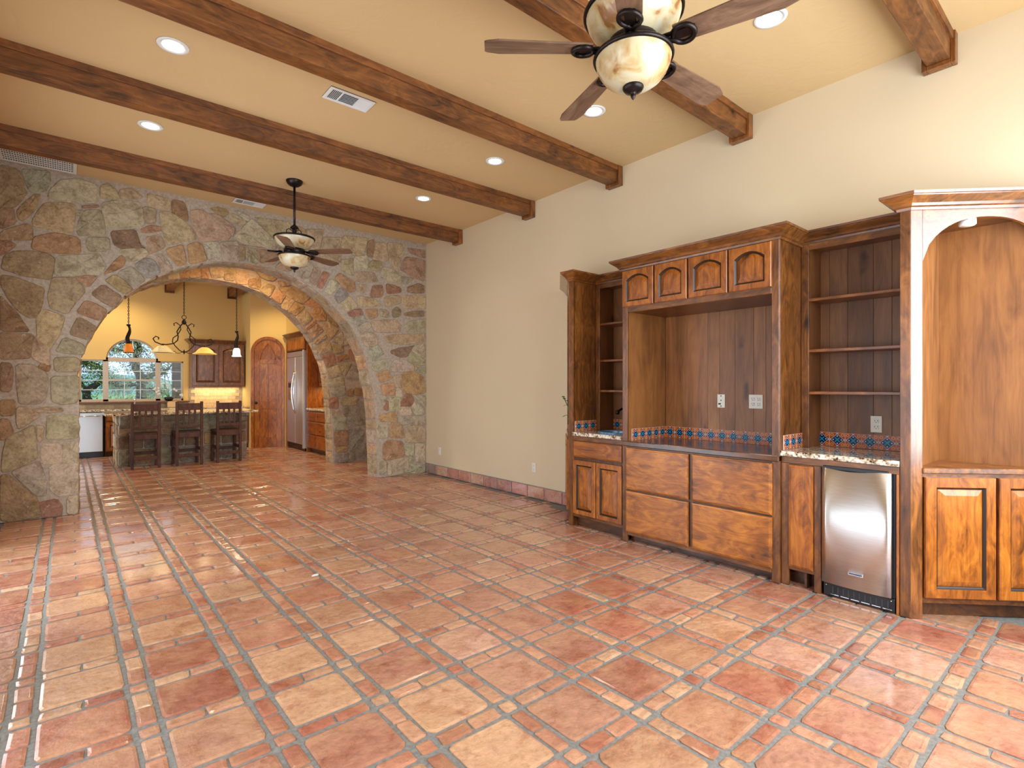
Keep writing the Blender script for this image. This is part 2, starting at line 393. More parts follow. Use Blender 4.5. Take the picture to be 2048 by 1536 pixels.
AD, AM, AL = lin(74, 38, 9), lin(154, 86, 23), lin(198, 124, 40)       # amber knotty alder
BD, BM, BL = lin(46, 24, 8), lin(102, 58, 21), lin(146, 89, 35)        # browner frames
M = dict(
    amber_h=wood('alder_amber_horizontal', 'y', AD, AM, AL), amber_v=wood('alder_amber_vertical', 'z', AD, AM, AL),
    frame_h=wood('alder_brown_horizontal', 'y', BD, BM, BL), frame_v=wood('alder_brown_vertical', 'z', BD, BM, BL),
    panel_v=wood('alder_panel', 'z', lin(98, 58, 27), lin(138, 87, 43), lin(162, 108, 58), knots=True, rough=0.5, coat=0.06, swirl=0.9, stretch=0.16),
    beam=wood('cedar_beam', 'x', lin(52, 29, 12), lin(108, 64, 27), lin(142, 88, 40), rough=0.5, coat=0.0),
    beam_y=wood('cedar_beam_kitchen', 'y', lin(58, 32, 14), lin(118, 70, 32), lin(150, 94, 46), rough=0.5, coat=0.0),
    face_h=wood('alder_face_horizontal', 'y', BD, BM, BL, rough=0.3, coat=0.9), face_v=wood('alder_face_vertical', 'z', BD, BM, BL, rough=0.3, coat=0.9),
    counter=wood('polished_counter', 'y', lin(40, 21, 9), lin(84, 46, 20), lin(116, 68, 32), rough=0.2, coat=0.5),
    stool=wood('dark_stool_wood', 'z', lin(42, 23, 15), lin(80, 45, 29), lin(104, 62, 40), knots=False, rough=0.6, coat=0.0),
    blade=wood('fan_blade_wood', 'x', lin(74, 52, 38), lin(110, 82, 62), lin(138, 107, 83), knots=False, rough=0.45, coat=0.0, fine=1.3),
    stone=stone_mat('limestone'), mortar=None,
    tile=tile_mat('saltillo_tile'), tile_f=tile_mat('saltillo_tile_joined', True),
    grout=simple('floor_grout', lin(130, 127, 120), 0.75, noise_amt=0.25, nscale=60),
    wall=plaster('cream_wall_paint', lin(210, 190, 156), 5.0, 0.05), ceil=plaster('tan_ceiling_plaster', lin(208, 176, 126), 6.0, 0.16),
    kwall=plaster('golden_kitchen_paint', lin(224, 188, 118), 5.0, 0.05),
    granite=granite('granite'), steel=steel('brushed_steel'), steel_v=steel('brushed_steel_dark', (0.78, 0.79, 0.82, 1), 0.42, 'z', 0.0),
    chrome=simple('chrome', (0.8, 0.8, 0.8, 1), 0.12, 1.0), bronze=simple('dark_bronze', lin(46, 38, 36), 0.38, 0.8, 0.35, 30),
    iron=simple('wrought_iron', lin(40, 32, 28), 0.45, 0.6, 0.3, 40), black=simple('black_plastic', lin(16, 17, 20), 0.3),
    white=simple('white_enamel', lin(226, 226, 222), 0.4), ivory=simple('ivory_plastic', lin(222, 214, 196), 0.35),
    slot=simple('dark_slot', lin(58, 60, 66), 0.6), frame=simple('window_frame_taupe', lin(192, 176, 160), 0.5, noise_amt=0.04),
    talavera=talavera('talavera_glaze'), bowl=alabaster('alabaster_glass'), glass=glass_mat('window_glass'),
    lens=emit('downlight_lens', (1.0, 0.95, 0.86, 1), 9.0), leaf=simple('leaf_green', lin(70, 104, 44), 0.6, noise_amt=0.4, nscale=8),
    sill=simple('sill_wood', lin(110, 64, 34), 0.4, noise_amt=0.2),
)
def mortar_mat():
    m, nt, b = new_mat('mortar'); v = coords(nt, rnd=False)
    n = N(nt, 'ShaderNodeTexNoise', i_Scale=30.0, i_Detail=6.0, i_Roughness=0.7); L(nt, v, n.inputs['Vector'])
    r = ramp(nt, [(0.3, lin(150, 134, 116)), (0.7, lin(192, 174, 154))]); L(nt, n.outputs[0], r.inputs[0]); L(nt, r.outputs[0], b.inputs['Base Color'])
    b.inputs['Roughness'].default_value = 0.9; bump(nt, b, n.outputs[0], 0.6, 0.015)
    return m
M['mortar'] = mortar_mat()

# ------------------------------------------------------------------ room shell
ZC = 3.635; XW = 4.38; YA = 7.33; YB = 9.2; XL = -0.56; YS = -0.62
ground = struct(MB().box(-2.6, -1.0, -0.12, 4.9, 14.0, -0.007).build('floor', M['grout']), 'saltillo tile floor with grey grout')
struct(MB().box(-2.6, -1.0, ZC, 4.9, 14.0, ZC + 0.12).build('ceiling', M['ceil']), 'tan plaster ceiling')
struct(MB().box(XW, YS - .15, 0, XW + 0.15, 9.55, ZC).build('wall_east', M['wall']), 'cream painted wall behind the wooden wall unit')
def holed(name, mat, axis, c0, c1, a0, a1, holes):
    """wall with rectangular openings: boxes between them"""
    m = MB(); a = a0
    def bx(p0, p1, z0, z1):
        if p1 - p0 > 1e-4 and z1 - z0 > 1e-4:
            m.box(c0, p0, z0, c1, p1, z1) if axis == 'x' else m.box(p0, c0, z0, p1, c1, z1)
    for h0, h1, z0, z1 in holes:
        bx(a, h0, 0, ZC); bx(h0, h1, 0, z0); bx(h0, h1, z1, ZC); a = h1
    bx(a, a1, 0, ZC)
    return m.build(name, mat)
struct(holed('wall_west', M['wall'], 'x', XL - 0.15, XL, YS, 7.33, [(1.0, 2.9, .1, 2.4), (3.9, 6.1, .1, 2.4)]))
struct(holed('wall_south', M['wall'], 'y', YS - 0.15, YS, XL - .15, XW, [(1.0, 4.15, .72, 2.92)]))
struct(holed('wall_kitchen_west', M['kwall'], 'x', -2.15, -2.0, 7.33, 13.6, [(10.6, 12.6, .1, 2.5)]))
# frames of the windows behind the lens
def win_frame(name, axis, c, a0, a1, z0, z1, nm):
    m = MB(); w = .05
    def bx(p0, p1, q0, q1): m.box(c - .03, p0, q0, c + .03, p1, q1) if axis == 'x' else m.box(p0, c - .03, q0, p1, c + .03, q1)
    bx(a0, a0 + w, z0, z1); bx(a1 - w, a1, z0, z1); bx(a0, a1, z0, z0 + w); bx(a0, a1, z1 - w, z1)
    for k in range(1, nm): p = a0 + (a1 - a0) * k / nm; bx(p - w / 2, p + w / 2, z0, z1)
    return struct(m.build(name, M['frame']))

win_frame('window_2', 'x', -.645, 1.0, 2.9, .1, 2.4, 2); win_frame('window_3', 'x', -.645, 3.9, 6.1, .1, 2.4, 2); win_frame('window_4', 'y', -.70, 1.0, 4.15, .72, 2.92, 3)

# ------------------------------------------------------------------ floor tiles
PX, PY, X0, Y0 = 0.397, 0.3955, 0.248, 0.552
def cam_uv(x, y, z=0.0):
    th = R(40.1); dx, dy = x, y
    d = dx * math.sin(th) + dy * math.cos(th); l = dx * math.cos(th) - dy * math.sin(th)
    if d < 0.2: return None
    return 1024 + 1055 * l / d, 773 - 1055 * (z - H) / d, d
def seen(x, y):
    q = cam_uv(x, y)
    return q and -140 < q[0] < 2190 and q[1] < 1720
def slab(hx, hy, rnd, rag=0.004):
    """pillowed tile with slightly wobbling edge, top at z = 0"""
    r = min(hx, hy) * 0.16 + .004
    pts = []
    for sx, sy in ((1, 1), (-1, 1), (-1, -1), (1, -1)):
        cx, cy = sx * (hx - r), sy * (hy - r)
        a0 = {(1, 1): 0, (-1, 1): 90, (-1, -1): 180, (1, -1): 270}[(sx, sy)]
        for k in (0, 45, 90):
            a = R(a0 + k); pts.append((cx + r * math.cos(a) + rnd.uniform(-rag, rag), cy + r * math.sin(a) + rnd.uniform(-rag, rag)))
    b = [(x, y, -0.012) for x, y in pts]
    k = 0.011
    mid = [(x, y, -0.0028) for x, y in pts]
    top = [(x * (1 - k / hx), y * (1 - k / hy), rnd.uniform(-.0006, .0004)) for x, y in pts]
    n = len(pts); vs = b + mid + top
    fs = []
    for i in range(2):
        for q in range(n): fs.append((i * n + q, i * n + (q + 1) % n, (i + 1) * n + (q + 1) % n, (i + 1) * n + q))
    fs.append(tuple(range(2 * n, 3 * n)))
    return vs, fs
frnd = random.Random(3)
def tile_mesh(name, hx, hy, n=4):
    out = []
    for k in range(n):
        vs, fs = slab(hx, hy, frnd); me = bpy.data.meshes.new(name); me.from_pydata(vs, [], fs); me.materials.append(M['tile']); out.append(me)
    return out
GS = 0.0335; BH = (PX - 0.07 - 0.034) / 2; BHY = (PY - 0.07 - 0.034) / 2
big = tile_mesh('floor_tile', BH, BHY, 5)
sx_ = tile_mesh('border_tile', BH / 2 - .0055, GS - .002); sy_ = tile_mesh('border_tile', GS - .002, BHY / 2 - .0055); sq = tile_mesh('border_tile', GS - .002, GS - .002)
PAL = [((184, 126, 102), 8), ((176, 112, 88), 6), ((192, 138, 112), 7), ((194, 146, 114), 4), ((168, 104, 82), 2), ((186, 134, 104), 4)]
PALS = [((186, 126, 100), 6), ((194, 142, 112), 5), ((174, 108, 84), 5), ((200, 156, 122), 3), ((166, 100, 78), 2)]
def pick(pal):
    t = frnd.uniform(0, sum(w for _, w in pal))
    for c, w in pal:
        t -= w
        if t <= 0: break
    j = frnd.uniform(.95, 1.06)
    return tuple(min(255, v * j) for v in c)
TAN = [(345, 1261), (144, 1387), (650, 1387), (732, 1274), (887, 1410), (585, 1315), (1335, 1490), (1438, 1256), (1374, 1176), (1046, 1488)]
LIGHT = [(938, 1282), (1808, 1314), (2008, 1306), (1560, 1300)]
RED = [(1134, 1202), (1211, 1168), (230, 1310), (470, 1330)]
def special(x, y):
    q = cam_uv(x, y)
    if not q: return None
    for lst, c in ((TAN, (208, 160, 124)), (LIGHT, (204, 154, 130)), (RED, (172, 98, 76))):
        for u, v in lst:
            if abs(q[0] - u) < 62 and abs(q[1] - v) < 26: return c
    return None
bigs = []; smalls = []
for i in range(-6, 12):
    for j in range(-1, 33):
        cx, cy = X0 + PX * i, Y0 + PY * j          # crossing of two border strips
        bigs.append((cx + PX / 2, cy + PY / 2))
        for k in (0, 1):
            smalls.append((cx + PX / 2 + (k - .5) * BH, cy, 'x'))
            smalls.append((cx, cy + PY / 2 + (k - .5) * BHY, 'y'))
        smalls.append((cx, cy, 'q'))
def inside(x, y): return XL + .04 < x < XW - .02 if y < 9.3 else -1.9 < x < 4.3
def hidden(x, y):
    if y < 9 and x > 4.1 and y < 4.3: return True
    if 0.75 < x < 2.55 and y > 11.35: return True
    return False
bigs = sorted([b for b in bigs if inside(*b) and seen(*b) and not hidden(*b)], key=lambda b: cam_uv(*b)[2])
smalls = sorted([b for b in smalls if inside(b[0], b[1]) and seen(b[0], b[1]) and not hidden(b[0], b[1])], key=lambda b: cam_uv(b[0], b[1])[2])
jx, jy = MB(), None
fv, ff, fcol = [], [], []
def join_tile(x, y, hx, hy, c):
    vs, fs = slab(hx, hy, frnd); n = len(fv)
    fv.extend((x + a, y + b, z) for a, b, z in vs); ff.extend(tuple(q + n for q in f) for f in fs); fcol.extend([c] * len(vs))
def put_tile(name, me, x, y, c):
    o = bpy.data.objects.new(name, me); C.objects.link(o); o.parent = ground
    o.location = (x + frnd.uniform(-.002, .002), y + frnd.uniform(-.002, .002), frnd.uniform(-.0012, .0008))
    o.rotation_euler = (frnd.uniform(-.002, .002), frnd.uniform(-.002, .002), frnd.choice((0, PI)) + frnd.uniform(-.008, .008)); o.color = lin(*c)
for n, (x, y) in enumerate(bigs):
    c = special(x, y) or pick(PAL)
    if n < 298: put_tile('floor_tile', frnd.choice(big), x, y, c)
    else: join_tile(x, y, BH, BHY, lin(*c))
for n, (x, y, k) in enumerate(smalls):
    c = pick(PALS)
    if n < 298: put_tile('border_tile', frnd.choice({'x': sx_, 'y': sy_, 'q': sq}[k]), x, y, c)
    else:
        hx, hy = {'x': (BH / 2 - .0055, GS - .002), 'y': (GS - .002, BHY / 2 - .0055), 'q': (GS - .002, GS - .002)}[k]
        join_tile(x, y, hx, hy, lin(*c))
me = bpy.data.meshes.new('small_tile_field'); me.from_pydata(fv, [], ff); me.materials.append(M['tile_f'])
ca = me.color_attributes.new('Col', 'FLOAT_COLOR', 'POINT'); ca.data.foreach_set('color', [v for c in fcol for v in c])
fo = bpy.data.objects.new('small_tile_field', me); C.objects.link(fo); fo.parent = ground; fo['kind'] = 'stuff'

# ------------------------------------------------------------------ stone walls with arches
SCOL = dict(g=(182, 170, 140), t=(190, 164, 128), p=(200, 186, 158), b=(162, 130, 92), r=(172, 122, 92), o=(190, 144, 98), d=(120, 94, 74), q=(160, 156, 144))
SCOL = {k: tuple(.7 * a + .3 * b for a, b in zip(v, (174, 152, 122))) for k, v in SCOL.items()}
srnd = random.Random(11)
def stone_mesh(poly, fn, depth, gap=0.010, jit=0.006):
    """one rubble stone: polygon in wall coordinates, corners knocked off, face bulged and uneven; fn(u, v, out) -> world"""
    cx = sum(p[0] for p in poly) / len(poly); cz = sum(p[1] for p in poly) / len(poly)
    size = max(max(p[0] for p in poly) - min(p[0] for p in poly), max(p[1] for p in poly) - min(p[1] for p in poly))
    P = []
    n = len(poly)
    for i in range(n):
        a, b = Vector(poly[i]), Vector(poly[(i + 1) % n]); ln = (b - a).length
        k = min(0.16, 0.02 / max(ln, .01))
        P.append(a.lerp(b, k))
        if ln > 0.16: P.append(a.lerp(b, .5) + Vector((srnd.uniform(-jit, jit), srnd.uniform(-jit, jit))))
        P.append(a.lerp(b, 1 - k))
    c = Vector((cx, cz))
    def shrink(q, d):
        v = q - c; l = v.length
        return c + v * max(0.2, (l - d) / max(l, 1e-4))
    r0 = [shrink(q, gap * .3) for q in P]; r1 = [shrink(q, gap) for q in P]; r2 = [shrink(q, gap + .008) for q in P]; r3 = [shrink(q, gap + .02 + size * .1) for q in P]
    hs = [srnd.uniform(-.006, .007) for _ in P]
    vs = [fn(q.x, q.y, -.02) for q in r0] + [fn(q.x, q.y, depth * .45) for q in r1] + [fn(q.x, q.y, depth * .9 + h * .5) for q, h in zip(r2, hs)]
    vs += [fn(q.x, q.y, depth + h + srnd.uniform(-.004, .006)) for q, h in zip(r3, hs)] + [fn(c.x, c.y, depth + srnd.uniform(-.004, .008))]
    m = len(P); fs = []
    for i in range(3):
        for k in range(m): fs.append((i * m + k, i * m + (k + 1) % m, (i + 1) * m + (k + 1) % m, (i + 1) * m + k))
    for k in range(m): fs.append((3 * m + k, 3 * m + (k + 1) % m, 4 * m))
    return vs, fs
def put_stone(poly, code, fn, parent, depth=None, gap=0.003, name='stone'):
    depth = depth if depth is not None else srnd.uniform(.010, .024)
    vs, fs = stone_mesh(poly, fn, depth, gap)
    j = srnd.uniform(.93, 1.06)
    b = MB().add(vs, fs)
    return b.build(name, M['stone'], parent, tint=lin(*[min(255, v * j + srnd.uniform(-5, 5)) for v in SCOL[code]]))
def arch_curve(cx, cz, r, xl, xr, zl, jl, jr):
    """outline from left floor, up and over, to right floor; jl / jr give jamb points"""
    pts = [(x, z) for x, z in jl]
    a0 = 180 - math.degrees(math.asin(max(-1, min(1, (jl[-1][1] + .15 - cz) / r)))) if True else 0
    a1 = math.degrees(math.asin(max(-1, min(1, (jr[0][1] + .15 - cz) / r))))
    n = 40
    for k in range(n + 1):
        a = R(a0 + (a1 - a0) * k / n); pts.append((cx + r * math.cos(a), cz + r * math.sin(a)))
    return pts + list(jr)
arcA = arch_curve(1.745, 1.25, 1.69, 0, 0, 0, [(.085, 0), (.085, .6), (.085, 1.25)], [(3.475, 1.3), (3.52, .8), (3.555, 0)])
arcB = arch_curve(1.722, 1.215, 1.81, 0, 0, 0, [(-.02, 0), (-.02, .6), (-.05, 1.2)], [(3.545, 1.25), (3.575, .8), (3.60, 0)])
def arch_wall(name, pts, y0, y1, x0, x1, label):
    rr = random.Random(5)
    pts = [(x + rr.uniform(-.008, .008), z + (rr.uniform(-.008, .008) if z > .1 else 0)) for x, z in pts]
    m = MB(); n = len(pts)
    # strip between the arch outline and an outer outline
    outer = []
    for x, z in pts:
        if z < 1.28 and x < 1.7: outer.append((x0, z))
        elif z < 1.32 and x > 1.7: outer.append((x1, z))
        else: outer.append(None)
    idx = [i for i, o in enumerate(outer) if o is None]
    T = ZC
    for q, i in enumerate(idx):
        s = q / (len(idx) - 1)
        per = [(x0, pts[idx[0]][1]), (x0, T), (x1, T), (x1, pts[idx[-1]][1])]
        l = [T - per[0][1], x1 - x0, T - per[3][1]]; tot = sum(l); d = s * tot
        k = 0
        while k < 2 and d > l[k]: d -= l[k]; k += 1
        a, b = Vector(per[k]), Vector(per[k + 1]); p = a.lerp(b, min(1, d / l[k])); outer[i] = (p.x, p.y)
    # make sure the two top corners are hit
    for corner in ((x0, T), (x1, T)):
        i = min(range(n), key=lambda k: (outer[k][0] - corner[0]) ** 2 + (outer[k][1] - corner[1]) ** 2); outer[i] = corner
    vs = []
    for y in (y0, y1): vs += [(x, y, z) for x, z in pts] + [(x, y, z) for x, z in outer]
    fs = []
    for i in range(n - 1):
        fs.append((i, i + 1, n + i + 1, n + i)); fs.append((2 * n + i, 3 * n + i, 3 * n + i + 1, 2 * n + i + 1))
        fs.append((i, 2 * n + i, 2 * n + i + 1, i + 1)); fs.append((n + i, n + i + 1, 3 * n + i + 1, 3 * n + i))
    m.add(vs, fs)
    return struct(m.build(name, M['mortar']), label)
wallA = arch_wall('wall_north', arcA, YA, YA + .36, XL - .15, XW, 'rubble stone wall with a wide round arch to the kitchen')
wallB = arch_wall('wall_hall_north', arcB, YB, YB + .34, -2.0, 4.6, 'second stone arch behind the first')
fA = lambda u, v, o: (u, YA - o, v)
fB = lambda u, v, o: (u, YB - o, v)
def load(txt, fn, parent):
    for l in txt.strip().splitlines():
        p = l.split(); poly = [tuple(int(t) / 1000 for t in q.split(',')) for q in p[1:]]
        put_stone(poly, p[0], fn, parent, gap=-.015)
STA = '''
b -513,3575 -382,3561 -345,3396 -400,3399 -513,3363
b -513,3355 -351,3386 -321,3343 -376,3248 -412,3182 -513,3160
g -357,3575 -152,3604 -145,3504 -190,3383 -277,3362 -308,3405
g -61,3533 85,3588 236,3564 229,3367 -9,3331 -152,3341 -139,3412
b -382,3081 -388,3154 -265,3340 -221,3342 -253,3208 -351,3054
b -513,3152 -424,3163 -406,3026 -513,2940
t -183,3266 18,3311 58,3285 31,3010 -87,2996 -177,3021 -265,3013 -271,3079
b -501,2918 -321,3027 -284,2992 -284,2875 -400,2854 -513,2826
g 139,3259 271,3296 313,3036 98,2992 78,3036 105,3164
r 125,3308 243,3347 250,3322 132,3288
g 71,3244 119,3254 112,3209 71,3200
r -259,2905 -113,2966 58,2963 91,2925 98,2795 -177,2767 -277,2784
g 173,2975 342,3005 349,2858 187,2836 160,2902
r -513,2810 -465,2826 -406,2796 -471,2719 -513,2679
b -477,2677 -400,2731 -177,2750 -113,2709 -139,2484 -339,2499 -501,2543
g -81,2732 257,2816 313,2686 264,2590 -94,2533 -94,2644
r 52,2532 250,2569 166,2442
o 313,2624 385,2724 450,2825 491,2786 465,2709 327,2608
t 284,3561 334,3591 398,3553 442,3464 277,3435
t 457,3558 553,3599 644,3528 613,3503 464,3469 442,3518
g 291,3375 398,3422 606,3455 644,3408 666,3226 598,3176 327,3123 305,3262
t 659,3411 775,3408 767,3256 697,3242 674,3265
t 705,3580 910,3562 918,3439 713,3437
r 943,3559 1058,3556 1100,3351 1033,3367 943,3416
t 814,3388 910,3409 1041,3340 1133,3261 1184,3143 894,3033 854,3169
d 369,3077 583,3136 621,2986 674,2948 449,2915 398,2947
r 644,3157 728,3211 822,3220 822,3172 666,3124
t 690,3072 822,3115 862,3018 838,2976 720,2891
g 442,2891 666,2938 705,2888 682,2856 530,2768
t 1125,3464 1227,3506 1367,3426 1557,3260 1529,3205 1227,3126 1150,3313
b 1331,3539 1402,3574 1510,3572 1528,3536 1482,3470
t 1296,3466 1419,3482 1602,3357 1592,3293 1565,3247 1384,3395
t 1537,3527 1611,3522 1743,3467 1667,3390 1565,3451
p 1648,3582 1771,3535 1771,3493 1733,3486 1639,3549
p 1810,3512 2057,3306 2097,3173 1888,3180 1733,3185 1602,3234 1620,3268 1733,3413
t 1849,3541 2273,3563 2284,3368 2067,3318 1868,3524
t 2316,3527 2477,3504 2499,3385 2326,3398
t 2488,3506 2723,3550 2677,3293 2599,3268 2565,3352
t 2118,3230 2305,3328 2532,3302 2521,3233 2169,3153
t 2734,3440 2989,3486 2927,3307 2687,3267 2710,3353
t 3014,3515 3374,3544 3361,3467 3308,3296 3178,3263 3102,3312 2964,3301
p 3178,3238 3374,3294 3374,3107 3178,3066
t 3521,3507 3673,3521 3714,3284 3645,3254 3467,3259
b 3387,3496 3494,3553 3454,3282 3374,3307
t 3414,3175 3467,3234 3617,3225 3562,3096 3387,3096
t 3701,3539 4001,3565 3943,3359 3914,3289 3871,3191 3785,3179 3743,3289
b 4045,3520 4348,3531 4348,3409 4090,3448
b 4016,3370 4348,3369 4332,3043 4119,3082 3914,3172
t 3191,3019 3467,3057 3535,2953 3521,2926 3204,2892
g 3631,3157 3743,3160 3914,3093 3928,2952 3743,2967 3590,3011
g 3928,3056 4119,3069 4134,3031 3972,2944
b 4045,2914 4240,2991 4332,2962 4332,2854 4045,2835
r 3687,2921 3914,2885 3928,2821 3701,2769
r 3467,2856 3617,2887 3617,2722 3427,2695
t 3243,2853 3361,2856 3321,2739 3256,2768
t 2989,3160 3153,3222 3153,2965 3002,3029
t 2687,3231 2964,3277 2964,3132 2710,3070
t 3659,2714 3899,2766 3914,2650 3673,2574
t 3957,2772 4348,2802 4348,2613 3972,2577
t 3230,2679 3467,2667 3590,2579 3243,2532
r 3347,2493 3535,2523 3535,2409 3414,2361
t 3576,2527 3701,2513 3714,2412 3603,2428
b 3785,2521 3856,2579 3928,2534 3899,2453 3799,2419
b 3986,2500 4332,2571 4332,2477 4001,2462
t 3441,2338 3813,2381 3899,2323 3899,2206 3494,2179
g 3986,2290 4075,2376 4348,2438 4348,2249 4001,2226
o 2891,2893 2964,2975 3178,2870 3191,2761 3102,2726
t 3638,2112 3789,2151 4347,2207 4312,2070 3966,2021 3724,2028
d 3767,1912 3888,1947 4160,2011 4022,1822 3899,1827 3767,1872
g 4171,2001 4335,2040 4335,1823 4194,1879 4125,1927
p 3778,1734 3910,1798 4148,1693 4148,1612 3746,1594
g 4045,1772 4125,1887 4335,1802 4335,1709 4229,1706
t 4183,1694 4264,1686 4183,1623
g 4194,1613 4347,1678 4347,1574
o 3955,1568 4148,1601 4312,1522 4359,1273 4171,1249 3955,1286
t 3800,1525 3932,1537 3944,1356 3833,1356
p 3855,1336 3944,1336 3944,1206 3844,1217
p 3735,1188 3910,1196 3899,996 3746,990
r 3921,1095 4011,1245 4091,1249 4148,1162 4114,1071 3932,1065
p 4148,1223 4347,1211 4347,1045
p 3899,936 3921,1045 4068,1042 4137,917
p 4114,1040 4171,1121 4324,1004 4324,921 4171,926
r 3638,1033 3681,1140 3713,1129 3713,1001
o 3569,944 3850,964 3850,833 3584,845
p 3874,803 3914,903 4127,866 4061,780
p 4144,895 4348,872 4348,752 4094,779
o 3755,809 3946,785 3979,579 3747,594
t 4012,739 4279,740 4348,677 4348,481 4028,503
p 3538,790 3692,783 3708,582 3538,607
r 3630,487 3723,552 3946,508 3995,315 3946,260 3646,258
p 4012,445 4144,451 4144,288 4012,299
p 4177,463 4348,451 4348,135 4194,194
p 3708,224 4044,267 4061,30 3723,8
p 4077,264 4144,258 4144,184 4077,190
p 4094,144 4348,105 4348,4 4077,13
g 3584,235 3677,227 3692,97 3584,37
g 3247,2240 3388,2318 3439,2255 3277,2138
g 3267,2099 3450,2168 3543,2019 3501,1978 3368,1952
q 3388,1934 3533,1989 3638,1867 3460,1744
p 3439,1637 3512,1735 3649,1779 3713,1682 3533,1590
o 3522,1551 3702,1613 3778,1495 3596,1425
o 3596,1386 3811,1416 3833,1237 3638,1239
p 3606,1220 3692,1209 3649,1082 3617,1082
r 3081,2429 3269,2503 3309,2421 3120,2376
q 3140,2340 3319,2412 3370,2330 3199,2241
g 2957,2538 3111,2667 3219,2527 3081,2439
q 2890,2633 2976,2773 3091,2683 2947,2547
r 2640,2755 2722,2966 2806,2942 2698,2727
p 2746,2709 2830,2873 2940,2816 2830,2659
t 2536,2812 2605,3008 2687,2984 2616,2764
g 2411,3014 2524,3066 2582,3028 2513,2855 2411,2842
t 2087,2925 2169,3023 2305,2956 2263,2907
t 1892,3171 2097,3130 2077,2977 1897,2961
g 1733,3164 1878,3168 1878,2958 1762,2961 1724,3080
t 1658,3141 1714,3151 1714,2975 1667,2957
p 1446,3145 1639,3189 1658,2955 1482,2939
p 1261,3112 1428,3142 1464,2936 1322,2914
o 1100,3049 1184,3103 1236,3083 1297,2914 1117,2838
o 886,2965 1041,3049 1075,2841 1000,2791 910,2902
g 783,2882 838,2900 943,2754 854,2684
q 583,2739 682,2828 752,2820 822,2699 705,2608
p 435,2635 553,2716 674,2585 583,2499
b 319,2530 406,2604 560,2469 479,2404
b 200,2371 300,2479 456,2368 386,2241
r 77,2158 150,2292 326,2203 267,2090
b 20,1925 85,2107 233,2013 183,1871
g -90,1733 -27,1880 134,1805 125,1710
t -105,1660 85,1667 93,1531 -98,1527
g -129,1461 85,1474 77,1202 -43,1183 -121,1216
b -504,2478 -397,2462 -190,2378 -212,2213 -250,2089 -310,2074 -397,2155 -504,2370
b -511,2271 -405,2115 -302,1934 -511,1929
t -243,2069 -197,2164 -27,2097 -74,1918 -144,1751 -235,1787
t -121,2499 52,2522 142,2396 52,2261 -3,2141 -136,2190 -152,2301
b -511,1900 -273,1896 -295,1664 -433,1649 -511,1646
t -258,1887 -152,1730 -152,1577 -280,1664
o -228,1565 -190,1617 -144,1577 -159,1526
g -397,1581 -280,1584 -167,1495 -175,1261 -228,1191 -376,1194
b -511,1597 -440,1589 -426,1521 -440,1323 -511,1324
r -511,1223 -412,1221 -419,1083 -511,1076
r -511,1037 -455,1025 -426,895 -483,840 -511,841
t -390,1151 -287,1148 -228,1066 -280,1018 -383,932
t -250,1137 -59,1142 -43,1101 -243,1102
t -504,518 -490,683 -469,839 -273,967 -243,633 -440,522
t -250,956 -190,943 -205,802 -235,804
p -159,1053 77,1055 77,814 -167,819
p -205,761 -59,751 -59,555 -205,568
p -35,770 77,772 77,553 -43,564
p -433,491 -228,591 -182,394 -175,240 -243,239 -280,294
p -144,532 77,542 77,217 -74,217 -136,286
r -243,158 -90,178 -51,90 -59,8 -205,11
p -3,176 77,197 77,4 -3,20
b -511,470 -455,474 -250,210 -212,22 -448,10 -511,40
'''
